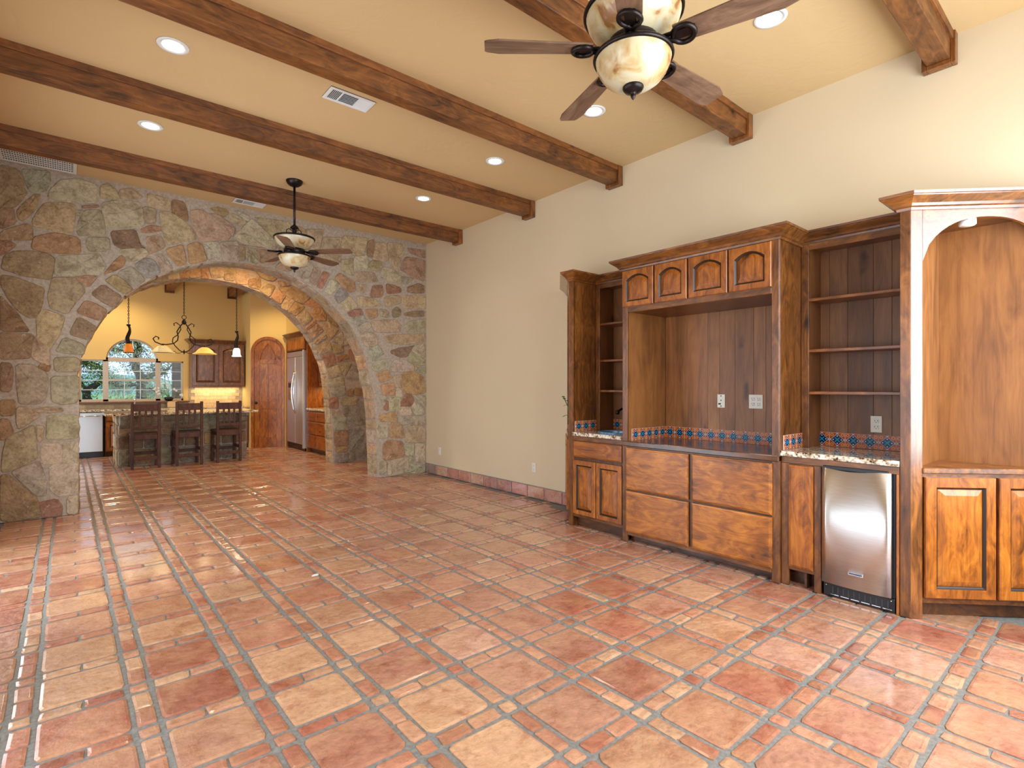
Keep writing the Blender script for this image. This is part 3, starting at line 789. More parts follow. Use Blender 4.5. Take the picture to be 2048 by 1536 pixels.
STB = '''
t 2721,2684 2805,2867 2932,2815 2826,2650
o 2836,2630 2953,2784 3105,2732 2953,2563
t 2964,2542 3116,2678 3227,2542 3083,2407
r 3105,2353 3271,2511 3294,2468 3138,2333
t 3149,2323 3305,2458 3419,2352 3249,2194
t 3249,2127 3453,2286 3465,2218 3305,2107
t 3305,2062 3511,2187 3581,2006 3373,1929
r 3407,1896 3604,1961 3640,1765 3488,1704
g 3488,1647 3675,1755 3747,1582 3534,1521
p 3493,1469 3767,1539 3802,1403 3510,1386
q 3578,1369 3802,1386 3819,1216 3663,1184 3561,1252
r 3527,1153 3680,1167 3680,982 3527,986
p 3569,918 3715,947 3732,863 3595,850
q 3612,816 3837,808 3819,596 3612,599
r 3620,565 3872,568 3872,303 3629,312
b 3629,279 3872,278 3837,195 3663,192
q 3629,161 3872,175 3855,6 3629,27
t 3396,2442 3511,2496 3699,2383 3546,2189
g 3569,2178 3771,2342 3892,2361 3953,2141 3771,2108
o 3215,2631 3339,2789 3465,2641 3465,2527 3305,2514
b 3488,2644 3581,2698 3771,2482 3651,2426 3534,2498
t 3581,2098 3759,2119 3771,1979 3640,1951
r 3867,2019 4052,2074 4128,1791 3941,1845
r 3663,1917 3843,1935 3892,1867 3675,1801
g 3723,1768 3916,1797 3929,1750 3807,1559 3759,1617
q 3953,1750 4166,1780 4191,1528 3831,1513
r 3863,1301 3961,1318 3961,1198 3863,1199
r 3997,1335 4179,1317 4161,1196 3997,1215
t 3732,1150 4069,1162 4015,1025 3750,1031
q 4069,1145 4197,1143 4197,1056 4051,1059
q 3767,997 3997,1008 4124,1040 4272,932 4272,669 4069,661 3872,772 3767,912
q 3872,738 3908,754 4087,625 4106,590 3908,446
q 3908,412 4142,571 4179,534 4161,378 4015,250 3908,173
q 3890,123 4179,342 4290,124 4290,4 3908,4
o 1539,3179 1637,3200 1659,3034 1550,3019
t 1659,3209 1861,3239 1872,3088 1703,3040
t 1872,3228 2034,3225 2010,3042 1872,3037
t 2045,3163 2199,3197 2211,3016 2045,2995
b 2211,3068 2394,3145 2394,2946 2235,2967
t 2381,2931 2456,3047 2620,3027 2531,2842
o 2556,2845 2671,2965 2788,2884 2697,2738
t 934,2907 1112,3003 1122,2932 993,2880
t 1122,3004 1255,3070 1276,2976 1133,2945
o 1276,3073 1380,3112 1391,3004 1286,2990
o 1391,3114 1530,3183 1540,3036 1401,3005
t 2320,3240 2671,3209 2594,3104 2419,3135
t 2671,3006 2947,3039 3206,2930 3068,2776 2801,2885
t 2658,3112 2933,3107 2723,3026
o 3072,2829 3350,2892 3488,2804 3373,2736 3105,2777
'''
load(STA, fA, wallA); load(STB, fB, wallB)
# stones of the unseen left strip, of the jambs and of the arch soffits
def soffit(pts, y0, y1, parent, rows, seed, codes):
    rr = random.Random(seed); n = len(pts)
    L_ = [0]
    for i in range(1, n): L_.append(L_[-1] + math.dist(pts[i], pts[i - 1]))
    def at(s):
        for i in range(1, n):
            if s <= L_[i] or i == n - 1:
                t = (s - L_[i - 1]) / (L_[i] - L_[i - 1]); a, b = Vector(pts[i - 1]), Vector(pts[i]); p = a.lerp(b, t); d = (b - a).normalized()
                return p, Vector((d.y, -d.x))            # normal towards the opening
    def fn(u, v, o):
        p, nn = at(max(0.0, min(L_[-1] - 1e-4, u))); q = p + nn * o
        return (q.x, v, q.y)
    for r in range(rows):
        ya = y0 + (y1 - y0) * r / rows + .008; yb = y0 + (y1 - y0) * (r + 1) / rows - .008
        s = 0.01
        while s < L_[-1] - .08:
            w = rr.uniform(.13, .30); e = min(s + w, L_[-1] - .01)
            j = lambda: rr.uniform(-.012, .012)
            put_stone([(s, ya + j()), (e, ya + j()), (e, yb + j()), (s, yb + j())], rr.choice(codes), fn, parent, depth=rr.uniform(.006, .014), gap=.009)
            s = e + .012
soffit(arcA, YA + .01, YA + .36, wallA, 1, 21, 'ppptt')
soffit(arcB, YB + .01, YB + .34, wallB, 1, 22, 'qptg')
rr = random.Random(9)
def courses(x0, x1, z0, z1, fn, parent, codes, h=(.16, .34), w=(.18, .45)):
    z = z0
    while z < z1 - .05:
        hh = min(rr.uniform(*h), z1 - z); x = x0
        if z1 - z - hh < .08: hh = z1 - z
        while x < x1 - .04:
            ww = min(rr.uniform(*w), x1 - x)
            if x1 - x - ww < .07: ww = x1 - x
            j = lambda: rr.uniform(-.02, .02)
            put_stone([(x + .008, z + .008 + j() * .5), (x + ww - .008, z + .008 + j() * .5), (x + ww - .008 + j(), z + hh - .008), (x + .008, z + hh - .008 + j() * .5)], rr.choice(codes), fn, parent)
            x += ww
        z += hh
courses(-1.95, -.1, 0.02, 2.9, fB, wallB, 'gtpb', (.25, .4), (.3, .5))

# kitchen walls
YK = 13.5
struct(MB().box(4.45, 9.54, 0, 4.6, 13.6, ZC).build('wall_kitchen_east', M['kwall']))
wk = MB()
# north wall around the window: side lights and the arch-topped middle light
WX0, WX1, WM0, WM1, WZ0, WZ1 = .17, 1.94, .60, 1.47, 1.06, 1.91
WR = (WM1 - WM0) / 2 + .01; WC = (WM0 + WM1) / 2
n = 24
arc = [(WC + WR * math.cos(R(180 - 180 * k / n)), WZ1 + WR * math.sin(R(180 - 180 * k / n))) for k in range(n + 1)]
hole = [(WX0, WZ0), (WX0, WZ1), ] + arc + [(WX1, WZ1), (WX1, WZ0)]
wk.box(-2.0, YK, 0, WX0, YK + .15, ZC); wk.box(WX1, YK, 0, 3.12, YK + .15, ZC); wk.box(WX0, YK, 0, WX1, YK + .15, WZ0)
up = [(WX0, WZ1)] + arc + [(WX1, WZ1)]
vs = [(x, y, z) for y in (YK, YK + .15) for x, z in up] + [(x, y, ZC) for y in (YK, YK + .15) for x, z in up]
k = len(up); fs = []
for i in range(k - 1):
    fs += [(i, i + 1, 2 * k + i + 1, 2 * k + i), (k + i, 3 * k + i, 3 * k + i + 1, k + i + 1), (i, k + i, k + i + 1, i + 1)]
wk.add(vs, fs)
struct(wk.build('wall_kitchen_north', M['kwall']), 'golden kitchen wall around the arched window')
struct(MB().box(3.12, 12.80, 0, 3.22, YK + .15, ZC).build('wall_pantry_return', M['kwall']))
struct(MB().box(3.80, 12.50, 0, 4.6, 12.6, ZC).build('wall_fridge_end', M['kwall']))
PA, PB = Vector((3.12, 12.80)), Vector((3.80, 12.51)); PU = (PB - PA).normalized(); PN = Vector((PU.y, -PU.x))   # PN faces the camera
PLn = (PB - PA).length
struct(MB().obox((PA.x, PA.y, 0), (PU.x, PU.y, 0), (0, 0, 1), (PN.x, PN.y, 0), 0, PLn, 0, ZC, -.1, 0).build('wall_pantry', M['kwall']), 'angled golden wall holding the arched pantry door')

# terracotta baseboard along the east wall: one tile after another
bb = struct(MB().box(XW - .012, 3.9, 0, XW, YA, .148).build('baseboard_east', M['grout']), 'terracotta tile baseboard')
y = YA - .03; bcol = [(150, 120, 112), (196, 160, 136), (168, 112, 100), (178, 120, 104), (186, 146, 126), (164, 118, 108), (160, 110, 100), (190, 128, 116), (192, 142, 122), (186, 132, 120), (180, 120, 104)]
k = 0
while y > 4.0:
    c = bcol[k % len(bcol)]
    MB().box(XW - .024, y - .297, .006, XW - .008, y - .008, .142).build('baseboard_tile', M['tile'], bb, bevel=.004, tint=lin(*c)); y -= .302; k += 1

# ------------------------------------------------------------------ ceiling beams
BN = ['dark stained ceiling beam closest to the stone arch wall', 'ceiling beam second from the stone wall, beside the far fan rod', 'long ceiling beam third from the stone wall, past the big white vent',
      'ceiling beam passing behind the big fan with alabaster bowls', 'short stretch of beam in the upper right corner, above the arched niche']
for k, yc in enumerate((6.395, 4.845, 3.512, 2.162, 0.836)):
    t = thing('ceiling_beam', BN[k], 'beam', (1.9, yc, ZC), 'ceiling beams of the living room')
    MB().box(XL, yc - .062, ZC - .172, XW - .02, yc + .062, ZC - .045).build('beam_body', M['beam'], t, bevel=.004)
    MB().box(XL, yc - .078, ZC - .05, XW - .02, yc + .078, ZC + .002).build('top_board', M['beam'], t, bevel=.003, tint=(1.1, 1.05, 1.0, 1))
    MB().box(XW - .07, yc - .088, ZC - .20, XW - .002, yc - .062, ZC - .0).box(XW - .07, yc + .062, ZC - .20, XW - .002, yc + .088, ZC).box(XW - .07, yc - .062, ZC - .20, XW - .002, yc + .062, ZC - .172).build('end_collar', M['frame_v'], t, bevel=.003, tint=(1.15, 1.1, 1.0, 1))
for k, xc in enumerate((1.68, 2.89)):
    t = thing('ceiling_beam', ['kitchen ceiling beam seen under the arch crown beside the chandelier chain', 'kitchen ceiling beam above the upper cabinet, near the room corner'][k], 'beam', (xc, 11.5, ZC), 'kitchen beams')
    MB().box(xc - .065, YB + .36, ZC - .21, xc + .065, YK - .02, ZC - .05).build('beam_body', M['beam_y'], t, bevel=.004)
    MB().box(xc - .08, YB + .36, ZC - .05, xc + .08, YK - .02, ZC).build('top_board', M['beam_y'], t, bevel=.003)
    MB().box(xc - .088, YK - .06, ZC - .25, xc - .06, YK, ZC).box(xc + .06, YK - .06, ZC - .25, xc + .088, YK, ZC).box(xc - .06, YK - .06, ZC - .25, xc + .06, YK, ZC - .21).build('end_collar', M['frame_v'], t, bevel=.003, tint=(.8, .7, .6, 1))

# ------------------------------------------------------------------ wall unit of knotty alder
XF = 3.79; XB = 4.365
M['glaze'] = simple('dark_stain_in_grooves', lin(44, 24, 10), 0.4)
def glaze(o, n, a, b):
    """the dark stain that the maker left in the moulded grooves"""
    o.data.materials.append(M['glaze'])
    for i in range(a * n, b * n): o.data.polygons[i].material_index = 1
def door(parent, o, U, V, Wd, w, h, mat, arch=0.0, thick=0.022, fr=0.052, name='door', pmat=None, tint=None):
    """raised-panel door: o lower corner on the frame face, U across, V up, Wd out; frame mesh with a child panel"""
    o, U, V, Wd = Vector(o), Vector(U), Vector(V), Vector(Wd)
    NT = 9
    def ring(ins, ar, hgt):
        u0, u1, v0, v1 = ins, w - ins, ins, h - ins
        pts = [(u0, v0), (u1, v0)]
        for k in range(NT):
            t = k / (NT - 1); s = 2 * t - 1
            pts.append((u1 + (u0 - u1) * t, v1 - ar * s * s))
        return [o + U * a + V * b + Wd * hgt for a, b in pts]
    m = MB().rings([ring(0, 0, 0), ring(0, 0, thick - .005), ring(.005, 0, thick), ring(fr - .006, arch, thick), ring(fr, arch, thick - .007), ring(fr + .006, arch, thick - .012), ring(fr + .010, arch, .002)], True, True)
    f = m.build(name, mat, parent, tint=tint); glaze(f, NT + 2, 3, 6)
    g = fr + .008
    MB().rings([ring(g, arch, .0), ring(g, arch, thick - .014), ring(g + .004, arch, thick - .012), ring(g + .030, arch, thick - .001), ring(g + .033, arch, thick)], True, True).build('raised_panel', pmat or mat, f, tint=tint)
    return f
def drawer(parent, o, U, V, Wd, w, h, mat, thick=0.022, name='drawer_front', tint=None):
    o, U, V, Wd = Vector(o), Vector(U), Vector(V), Vector(Wd)
    ring = lambda i, g: [o + U * a + V * b + Wd * g for a, b in ((i, i), (w - i, i), (w - i, h - i), (i, h - i))]
    return MB().rings([ring(0, 0), ring(0, thick - .012), ring(.004, thick - .006), ring(.012, thick - .004), ring(.016, thick)]).build(name, mat, parent, tint=tint)
EX, EY, EZ = (1, 0, 0), (0, 1, 0), (0, 0, 1)
FACE = ((0, -1, 0), (0, 0, 1), (-1, 0, 0))            # a front that faces the room: U runs towards the camera end, W into the room
def planks(parent, x, y0, y1, z0, z1, widths, seed, mat='panel_v', th=.012, dim=1.0):
    rr = random.Random(seed); y = y0; k = 0
    while y < y1 - .01:
        w = min(widths[k % len(widths)], y1 - y)
        t = rr.uniform(.8, 1.1) * dim
        MB().box(x, y + .0006, z0, x + th, y + w - .0006, z1).build('plank', M[mat], parent, bevel=.0012, tint=(t, t * rr.uniform(.95, 1.02), t * rr.uniform(.9, 1.0), 1)); y += w; k += 1
# one painted tile, copied
_tm = MB(); _r = lambda i, yy: [(-.05 + i, yy, -.05 + i), (.05 - i, yy, -.05 + i), (.05 - i, yy, .05 - i), (-.05 + i, yy, .05 - i)]
_tm.rings([_r(0, .004), _r(0, -.002), _r(.002, -.004)])
TALAV = bpy.data.meshes.new('painted_tile'); TALAV.from_pydata(_tm.v, [], _tm.f); TALAV.materials.append(M['talavera'])
def tal(parent, x, y, z, rz, s=1.0):
    o = bpy.data.objects.new('painted_tile', TALAV); C.objects.link(o); o.parent = parent
    o.location = Vector((x, y, z)) - Vector(parent['_w']); o.rotation_euler = (0, 0, rz); o.scale = (s, 1, s)
def outlet(label, group, x, y, z, kind, n=(-1, 0, 0)):
    """wall plate facing -x"""
    w = .035 if kind != 'quad' else .058
    t = thing('wall_outlet' if kind != 'coax' else 'cable_plate', label, 'outlet', (x, y, z), group)
    MB().box(x - .006, y - w, z - .058, x, y + w, z + .058).build('face_plate', M['ivory'], t, bevel=.002)
    if kind == 'coax':
        for dz in (.044, .006, -.044): MB().lathe([(.0, -.010), (.005, -.009), (.005, .0)], (x, y, z + dz), 10, M=Matrix.Rotation(R(90), 3, 'Y')).build('jack', M['slot'], t)
        MB().box(x - .008, y + .002, z - .032, x - .005, y + .026, z - .018).build('sticker', M['slot'], t, bevel=.002)
    else:
        for dy in ((0,) if kind != 'quad' else (-.024, .024)):
            for dz in (.021, -.021):
                r = MB().box(x - .009, y + dy - .016, z + dz - .014, x - .004, y + dy + .016, z + dz + .014).build('receptacle', M['white'], t, bevel=.003)
                MB().box(x - .0098, y + dy - .009, z + dz - .002, x - .008, y + dy - .006, z + dz + .009).box(x - .0098, y + dy + .006, z + dz - .002, x - .008, y + dy + .009, z + dz + .009).box(x - .0098, y + dy - .003, z + dz - .011, x - .008, y + dy + .003, z + dz - .006).build('slots', M['slot'], r)
    return t
CROWN = [(0.0, 0.0), (.012, 0.0), (.016, .014), (.026, .020), (.034, .034), (.056, .052), (.074, .066), (.078, .072), (.084, .074), (.086, .090), (0.0, .090)]
def crown(name, path, z, parent, mat='frame_h', sc=1.0, tint=None):
    return MB().sweep([(o * sc, z + h * sc) for o, h in CROWN], path).build(name, M[mat], parent, tint=tint)

# ---- television cabinet (centre)
XT = 3.765; TY0, TY1 = 1.60, 2.95
tv = thing('entertainment_cabinet', 'tall brown alder media cabinet with wide open niche, four arched doors and four drawers', 'cabinet', (XT + .3, (TY0 + TY1) / 2, 0))
for nm, a, b in (('side_panel', TY0, TY0 + .02), ('side_panel', TY1 - .02, TY1)):
    MB().box(XT + .02, a, 0, XB, b, 2.40).build(nm, M['frame_v'], tv, bevel=.002)
MB().box(XT, TY1 - .053, 0, XT + .022, TY1, 2.40).build('face_stile', M['frame_v'], tv, bevel=.003)
MB().box(XT, TY0, 0, XT + .022, TY0 + .053, 2.40).build('face_stile', M['frame_v'], tv, bevel=.003)
OI0, OI1 = TY0 + .053, TY1 - .053
MB().box(XT, OI0, 2.015, XT + .022, OI1, 2.06).build('face_rail', M['frame_h'], tv, bevel=.003)
MB().box(XT + .001, OI0, 2.055, XT + .02, OI1, 2.41).build('face_rail', M['frame_h'], tv)
MB().box(XT, OI0, .06, XT + .022, OI1, .105).build('face_rail', M['frame_h'], tv, bevel=.003)
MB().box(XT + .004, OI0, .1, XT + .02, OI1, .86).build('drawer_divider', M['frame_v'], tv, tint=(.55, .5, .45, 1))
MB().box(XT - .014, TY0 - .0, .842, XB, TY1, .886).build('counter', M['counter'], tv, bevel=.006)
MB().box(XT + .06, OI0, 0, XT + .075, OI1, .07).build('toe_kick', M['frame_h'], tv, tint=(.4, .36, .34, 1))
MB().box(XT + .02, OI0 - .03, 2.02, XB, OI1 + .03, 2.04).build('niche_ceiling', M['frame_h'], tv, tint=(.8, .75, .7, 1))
for a in (OI1, OI0 - .012):
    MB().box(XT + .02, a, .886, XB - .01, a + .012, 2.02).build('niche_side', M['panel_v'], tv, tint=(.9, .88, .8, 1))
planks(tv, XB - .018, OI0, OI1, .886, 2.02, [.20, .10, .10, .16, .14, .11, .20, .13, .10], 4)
MB().box(XB - .006, OI0, .886, XB - .001, OI1, 2.38).build('back_board', M['frame_v'], tv)
for y1, y0 in ((2.938, 2.618), (2.603, 2.305), (2.290, 1.970), (1.957, 1.648)):
    door(tv, (XT, y1, 2.062), *FACE, y1 - y0, .318, M['amber_v'], arch=.045, fr=.05, tint=(.74, .68, .62, 1))
for y1, y0 in ((2.905, 2.294), (2.264, 1.646)):
    for z0, z1 in ((.466, .830), (.094, .452)):
        drawer(tv, (XT, y1, z0), *FACE, y1 - y0, z1 - z0, M['amber_h'])
crown('crown_moulding', [(XB, TY1), (XT, TY1), (XT, TY0), (XB, TY0)], 2.385, tv, sc=1.0)
k = 0
y = OI0 + .052
while y < OI1 - .04: tal(tv, XB - .022, y, .886 + .052, -PI / 2, 1.03); y += .1035
x = XB - .075
while x > XT + .04: tal(tv, x, OI1 - .004, .886 + .052, 0, 1.03); x -= .1035
outlet('white cable plate on the niche back panel, beside the double outlet', None, XB - .019, 2.335, 1.239, 'coax')
outlet('square white four-socket outlet on the back panel of the media niche', None, XB - .019, 2.033, 1.240, 'quad')

# ---- open shelf units above the granite
def hutch(name, label, y0, y1, seed):
    xf = 4.125; t = thing(name, label, 'shelf unit', (4.25, (y0 + y1) / 2, .92), 'open shelf hutches')
    MB().box(xf, y1 - .052, .921, xf + .02, y1, 2.41).build('face_stile', M['frame_v'], t, bevel=.003)
    MB().box(xf, y0, .921, xf + .02, y0 + .052, 2.41).build('face_stile', M['frame_v'], t, bevel=.003)
    MB().box(xf, y0 + .052, 2.355, xf + .02, y1 - .052, 2.41).build('face_rail', M['frame_h'], t, bevel=.003)
    for a in (y0 + .03, y1 - .05): MB().box(xf + .02, a, .921, XB - .002, a + .02, 2.39).build('side_panel', M['panel_v'], t, tint=(.62, .56, .52, 1))  # inner sides tinted darker: shadow inside the hutch is in the colour
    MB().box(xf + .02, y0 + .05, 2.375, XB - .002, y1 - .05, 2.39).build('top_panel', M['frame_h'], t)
    planks(t, XB - .016, y0 + .05, y1 - .05, .921, 2.376, [.13, .11, .16, .12], seed, dim=.72)  # dim paints the hutch's inner shadow into the plank colour
    for z in (2.005, 1.635, 1.330): MB().box(xf + .004, y0 + .05, z - .022, XB - .017, y1 - .05, z).build('shelf', M['frame_h'], t, bevel=.003, tint=(1.35, 1.25, 1.15, 1))  # lighter tint paints in the light that the shelf edges catch
    MB().sweep([(o * .9, 2.40 + h * .9) for o, h in CROWN], [(xf, y0), (xf, y1)][::-1]).build('crown_moulding', M['frame_h'], t)
    y = y0 + .05 + .052
    while y < y1 - .06: tal(t, XB - .020, y, .921 + .052, -PI / 2, 1.03); y += .1035
    return t
hR = hutch('shelf_hutch', 'dark open shelf hutch with three shelves above the small steel refrigerator', .915, 1.598, 5)
hL = hutch('shelf_hutch', 'narrow looking open shelf hutch above the bar sink', 2.952, 3.573, 6)
for x in (XF + .075, XF + .18, XF + .285):
    tal(hR, x, 1.599 - .003, .921 + .052, 0 if False else PI, 1.03) if False else tal(hR, x, 1.593, .973, 0, 1.03)
    tal(hL, x, 3.567, .973, 0, 1.03)
outlet('ivory outlet on the dark back panel of the shelf hutch, above painted tiles', None, XB - .017, 1.186, 1.10, 'duplex')

# ---- base cabinets
def base_common(t, y0, y1):
    MB().box(XF, y0, .838, XF + .022, y1, .886).build('face_rail', M['frame_h'], t, bevel=.003)
    MB().box(XF + .02, y0, .86, XB, y1, .884).build('top_board', M['frame_h'], t)
sb = thing('sink_cabinet', 'brown sink base cabinet with false drawer and two raised-panel doors', 'cabinet', (XF + .28, 3.26, 0))
base_common(sb, 2.952, 3.573)
MB().box(XF, 3.555, .12, XF + .022, 3.573, .838).build('face_stile', M['frame_v'], sb)
MB().box(XF + .004, 2.955, .12, XF + .02, 3.556, .838).build('face_board', M['frame_v'], sb, tint=(.55, .5, .45, 1))
MB().box(XF, 2.955, .096, XF + .022, 3.573, .135).build('bottom_rail', M['frame_h'], sb, bevel=.003)
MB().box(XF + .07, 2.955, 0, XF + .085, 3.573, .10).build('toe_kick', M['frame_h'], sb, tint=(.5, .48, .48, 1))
drawer(sb, (XF, 3.556, .682), *FACE, .59, .152, M['amber_h'], tint=(.8, .75, .7, 1))
door(sb, (XF, 3.556, .130), *FACE, .285, .522, M['amber_v'], fr=.05, tint=(.9, .86, .8, 1)); door(sb, (XF, 3.262, .130), *FACE, .297, .522, M['amber_v'], fr=.05, tint=(.9, .86, .8, 1))
nb = thing('narrow_cabinet', 'narrow brown base cabinet with one tall slim door, beside the small steel refrigerator', 'cabinet', (XF + .28, 1.40, 0))
base_common(nb, .917, 1.598)
MB().box(XF, 1.548, 0, XF + .022, 1.598, .838).build('face_stile', M['frame_v'], nb, bevel=.002)
MB().box(XF, 1.345, 0, XF + .022, 1.388, .838).build('face_stile', M['frame_v'], nb, bevel=.002)
MB().box(XF, 1.388, .112, XF + .022, 1.548, .15).build('bottom_rail', M['frame_h'], nb, bevel=.002)
MB().box(XF + .004, 1.388, .14, XF + .02, 1.548, .838).build('face_board', M['frame_v'], nb, tint=(.6, .55, .5, 1))
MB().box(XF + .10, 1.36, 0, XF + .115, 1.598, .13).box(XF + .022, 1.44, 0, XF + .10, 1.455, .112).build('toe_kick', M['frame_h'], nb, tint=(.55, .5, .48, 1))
drawer(nb, (XF, 1.545, .136), *FACE, .155, .695, M['amber_v'], name='slim_door', tint=(.95, .9, .85, 1))
MB().box(XF + .02, 1.345, 0, XB, 1.36, .86).build('partition', M['frame_v'], nb)
MB().box(XF, .918, 0, XF + .02, .932, .838).build('end_stile', M['amber_v'], nb, tint=(1, .9, .8, 1))

# granite worktops
def worktop(name, label, y0, y1, hole=None):
    xf = XF - .012
    rr = random.Random(4)
    if hole is None:
        ys = [y0 + (y1 - y0) * k / 24 for k in range(25)]
        rings = [[(xf + rr.uniform(-.003, .004), y, .887), (xf + rr.uniform(-.005, .003), y, .904), (xf + .006 + rr.uniform(-.003, .003), y, .920), (XB, y, .920), (XB, y, .887)] for y in ys]
        m = MB().rings(rings)
    else:
        hx, hy, ra, rb = hole; n = 32; m = MB()
        def sqp(k):
            a = 2 * PI * k / n; c, s = math.cos(a), math.sin(a)
            tx = ((XB - hx) if c > 0 else (hx - xf)) / max(abs(c), 1e-6); ty = ((y1 - hy) if s > 0 else (hy - y0)) / max(abs(s), 1e-6); t = min(tx, ty)
            return hx + c * t, hy + s * t
        o = [sqp(k) for k in range(n)]; i_ = [(hx + ra * math.cos(2 * PI * k / n), hy + rb * math.sin(2 * PI * k / n)) for k in range(n)]
        m.rings([[(x, y, .887) for x, y in i_], [(x, y, .887) for x, y in o], [(x, y, .920) for x, y in o], [(x, y, .920) for x, y in i_], [(x, y, .887) for x, y in i_]], False, False)
    return tag(m.build(name, M['granite'], loc=(XF + .28, (y0 + y1) / 2, .90)), label, 'worktop', 'bar worktops')
worktop('granite_worktop', 'polished granite worktop over the small steel refrigerator', .917, 1.598)
worktop('granite_worktop', 'polished granite worktop around the bar sink', 2.952, 3.573, (4.02, 3.22, .13, .17))
M['sink'] = simple('blue_glazed_sink', lin(96, 140, 176), 0.15, noise_amt=0.5, nscale=40)
sk = thing('bar_sink', 'small round blue glazed bar sink set in granite', 'sink', (4.02, 3.22, .92))
def ell(ra, rb, z, n=32): return [(4.02 + ra * math.cos(2 * PI * k / n), 3.22 + rb * math.sin(2 * PI * k / n), z) for k in range(n)]
MB().rings([ell(.150, .192, .9205), ell(.148, .190, .932), ell(.128, .168, .934), ell(.126, .166, .921)], False, False, True).build('rim', M['sink'], sk)
MB().rings([ell(.125, .165, .925), ell(.118, .155, .85), ell(.07, .1, .80), ell(.02, .02, .79)], False, True, True).build('basin', M['sink'], sk)
fc = thing('bar_faucet', 'dark bronze gooseneck faucet behind the bar sink', 'faucet', (4.25, 3.22, .92))
MB().lathe([(.03, .92), (.03, .93), (.018, .945), (.016, .99), (.012, 1.0)], (4.25, 3.22, 0), 16).build('base', M['bronze'], fc)
MB().tube([(4.25, 3.22, .99), (4.25, 3.22, 1.08), (4.24, 3.225, 1.13), (4.20, 3.235, 1.155), (4.15, 3.245, 1.15), (4.11, 3.252, 1.135), (4.085, 3.256, 1.12)], .011, 10).lathe([(.017, -.02), (.02, .0), (.015, .02), (0, .022)], (4.082, 3.257, 1.115), 12).build('spout', M['bronze'], fc)
MB().tube([(4.25, 3.20, 1.0), (4.25, 3.15, 1.03)], .006, 8).build('lever', M['bronze'], fc)

# ---- small undercounter refrigerator
fr = thing('undercounter_refrigerator', 'small stainless steel undercounter refrigerator below the granite', 'refrigerator', (XF + .28, 1.14, 0))
MB().box(XF + .012, .936, .006, XB - .03, 1.335, .855).build('cabinet_body', M['black'], fr, bevel=.003)
YD0, YD1 = .952, 1.333
dm = MB(); nn = 14; rings = []
for k in range(nn + 1):
    t = k / nn; y = YD0 + (YD1 - YD0) * t; bul = .014 * (1 - (2 * t - 1) ** 2) ** .8 if 0 < t < 1 else 0
    dip = .016 * max(0, 1 - ((t - .55) / .42) ** 2)
    rings.append([(XF + .012, y, .096), (XF - .022 - bul, y, .096), (XF - .022 - bul, y, .842 - dip), (XF + .012, y, .842 - dip)])
dm.rings(rings, smooth=False); dm.s = [True if (abs(i % 4) == 1) else False for i in range(len(dm.f))]
dd = dm.build('door', M['steel'], fr)
MB().box(XF - .014, YD0 + .02, .828, XF + .012, YD1 - .004, .852).build('handle_recess', M['black'], dd, bevel=.003)
bd = MB().box(XF - .0375, 1.095, .182, XF - .03, 1.178, .203).build('badge', M['chrome'], dd, bevel=.002)
MB().box(XF - .0382, 1.100, .187, XF - .037, 1.173, .198).build('badge_inlay', simple('badge_blue_grey', lin(86, 98, 122), .35, .6), bd)
gr = MB().box(XF - .004, .938, .008, XF + .012, 1.328, .088).build('toe_grille', M['black'], fr, bevel=.002)
for k in range(6):
    a = 1.285 - k * .057; MB().box(XF - .0065, a - .046, .019, XF - .003, a, .023).build('grille_bar', M['chrome'], gr)
for k in range(11):
    MB().box(XF - .0062, 1.27 - k * .03, .03, XF - .0035, 1.276 - k * .03, .072).build('grille_slot', M['slot'], gr)
for y in (1.312, .958): MB().lathe([(.0, -.004), (.004, -.003), (.004, .002)], (XF - .004, y, .074), 8, M=Matrix.Rotation(R(90), 3, 'Y')).build('screw', M['chrome'], gr)

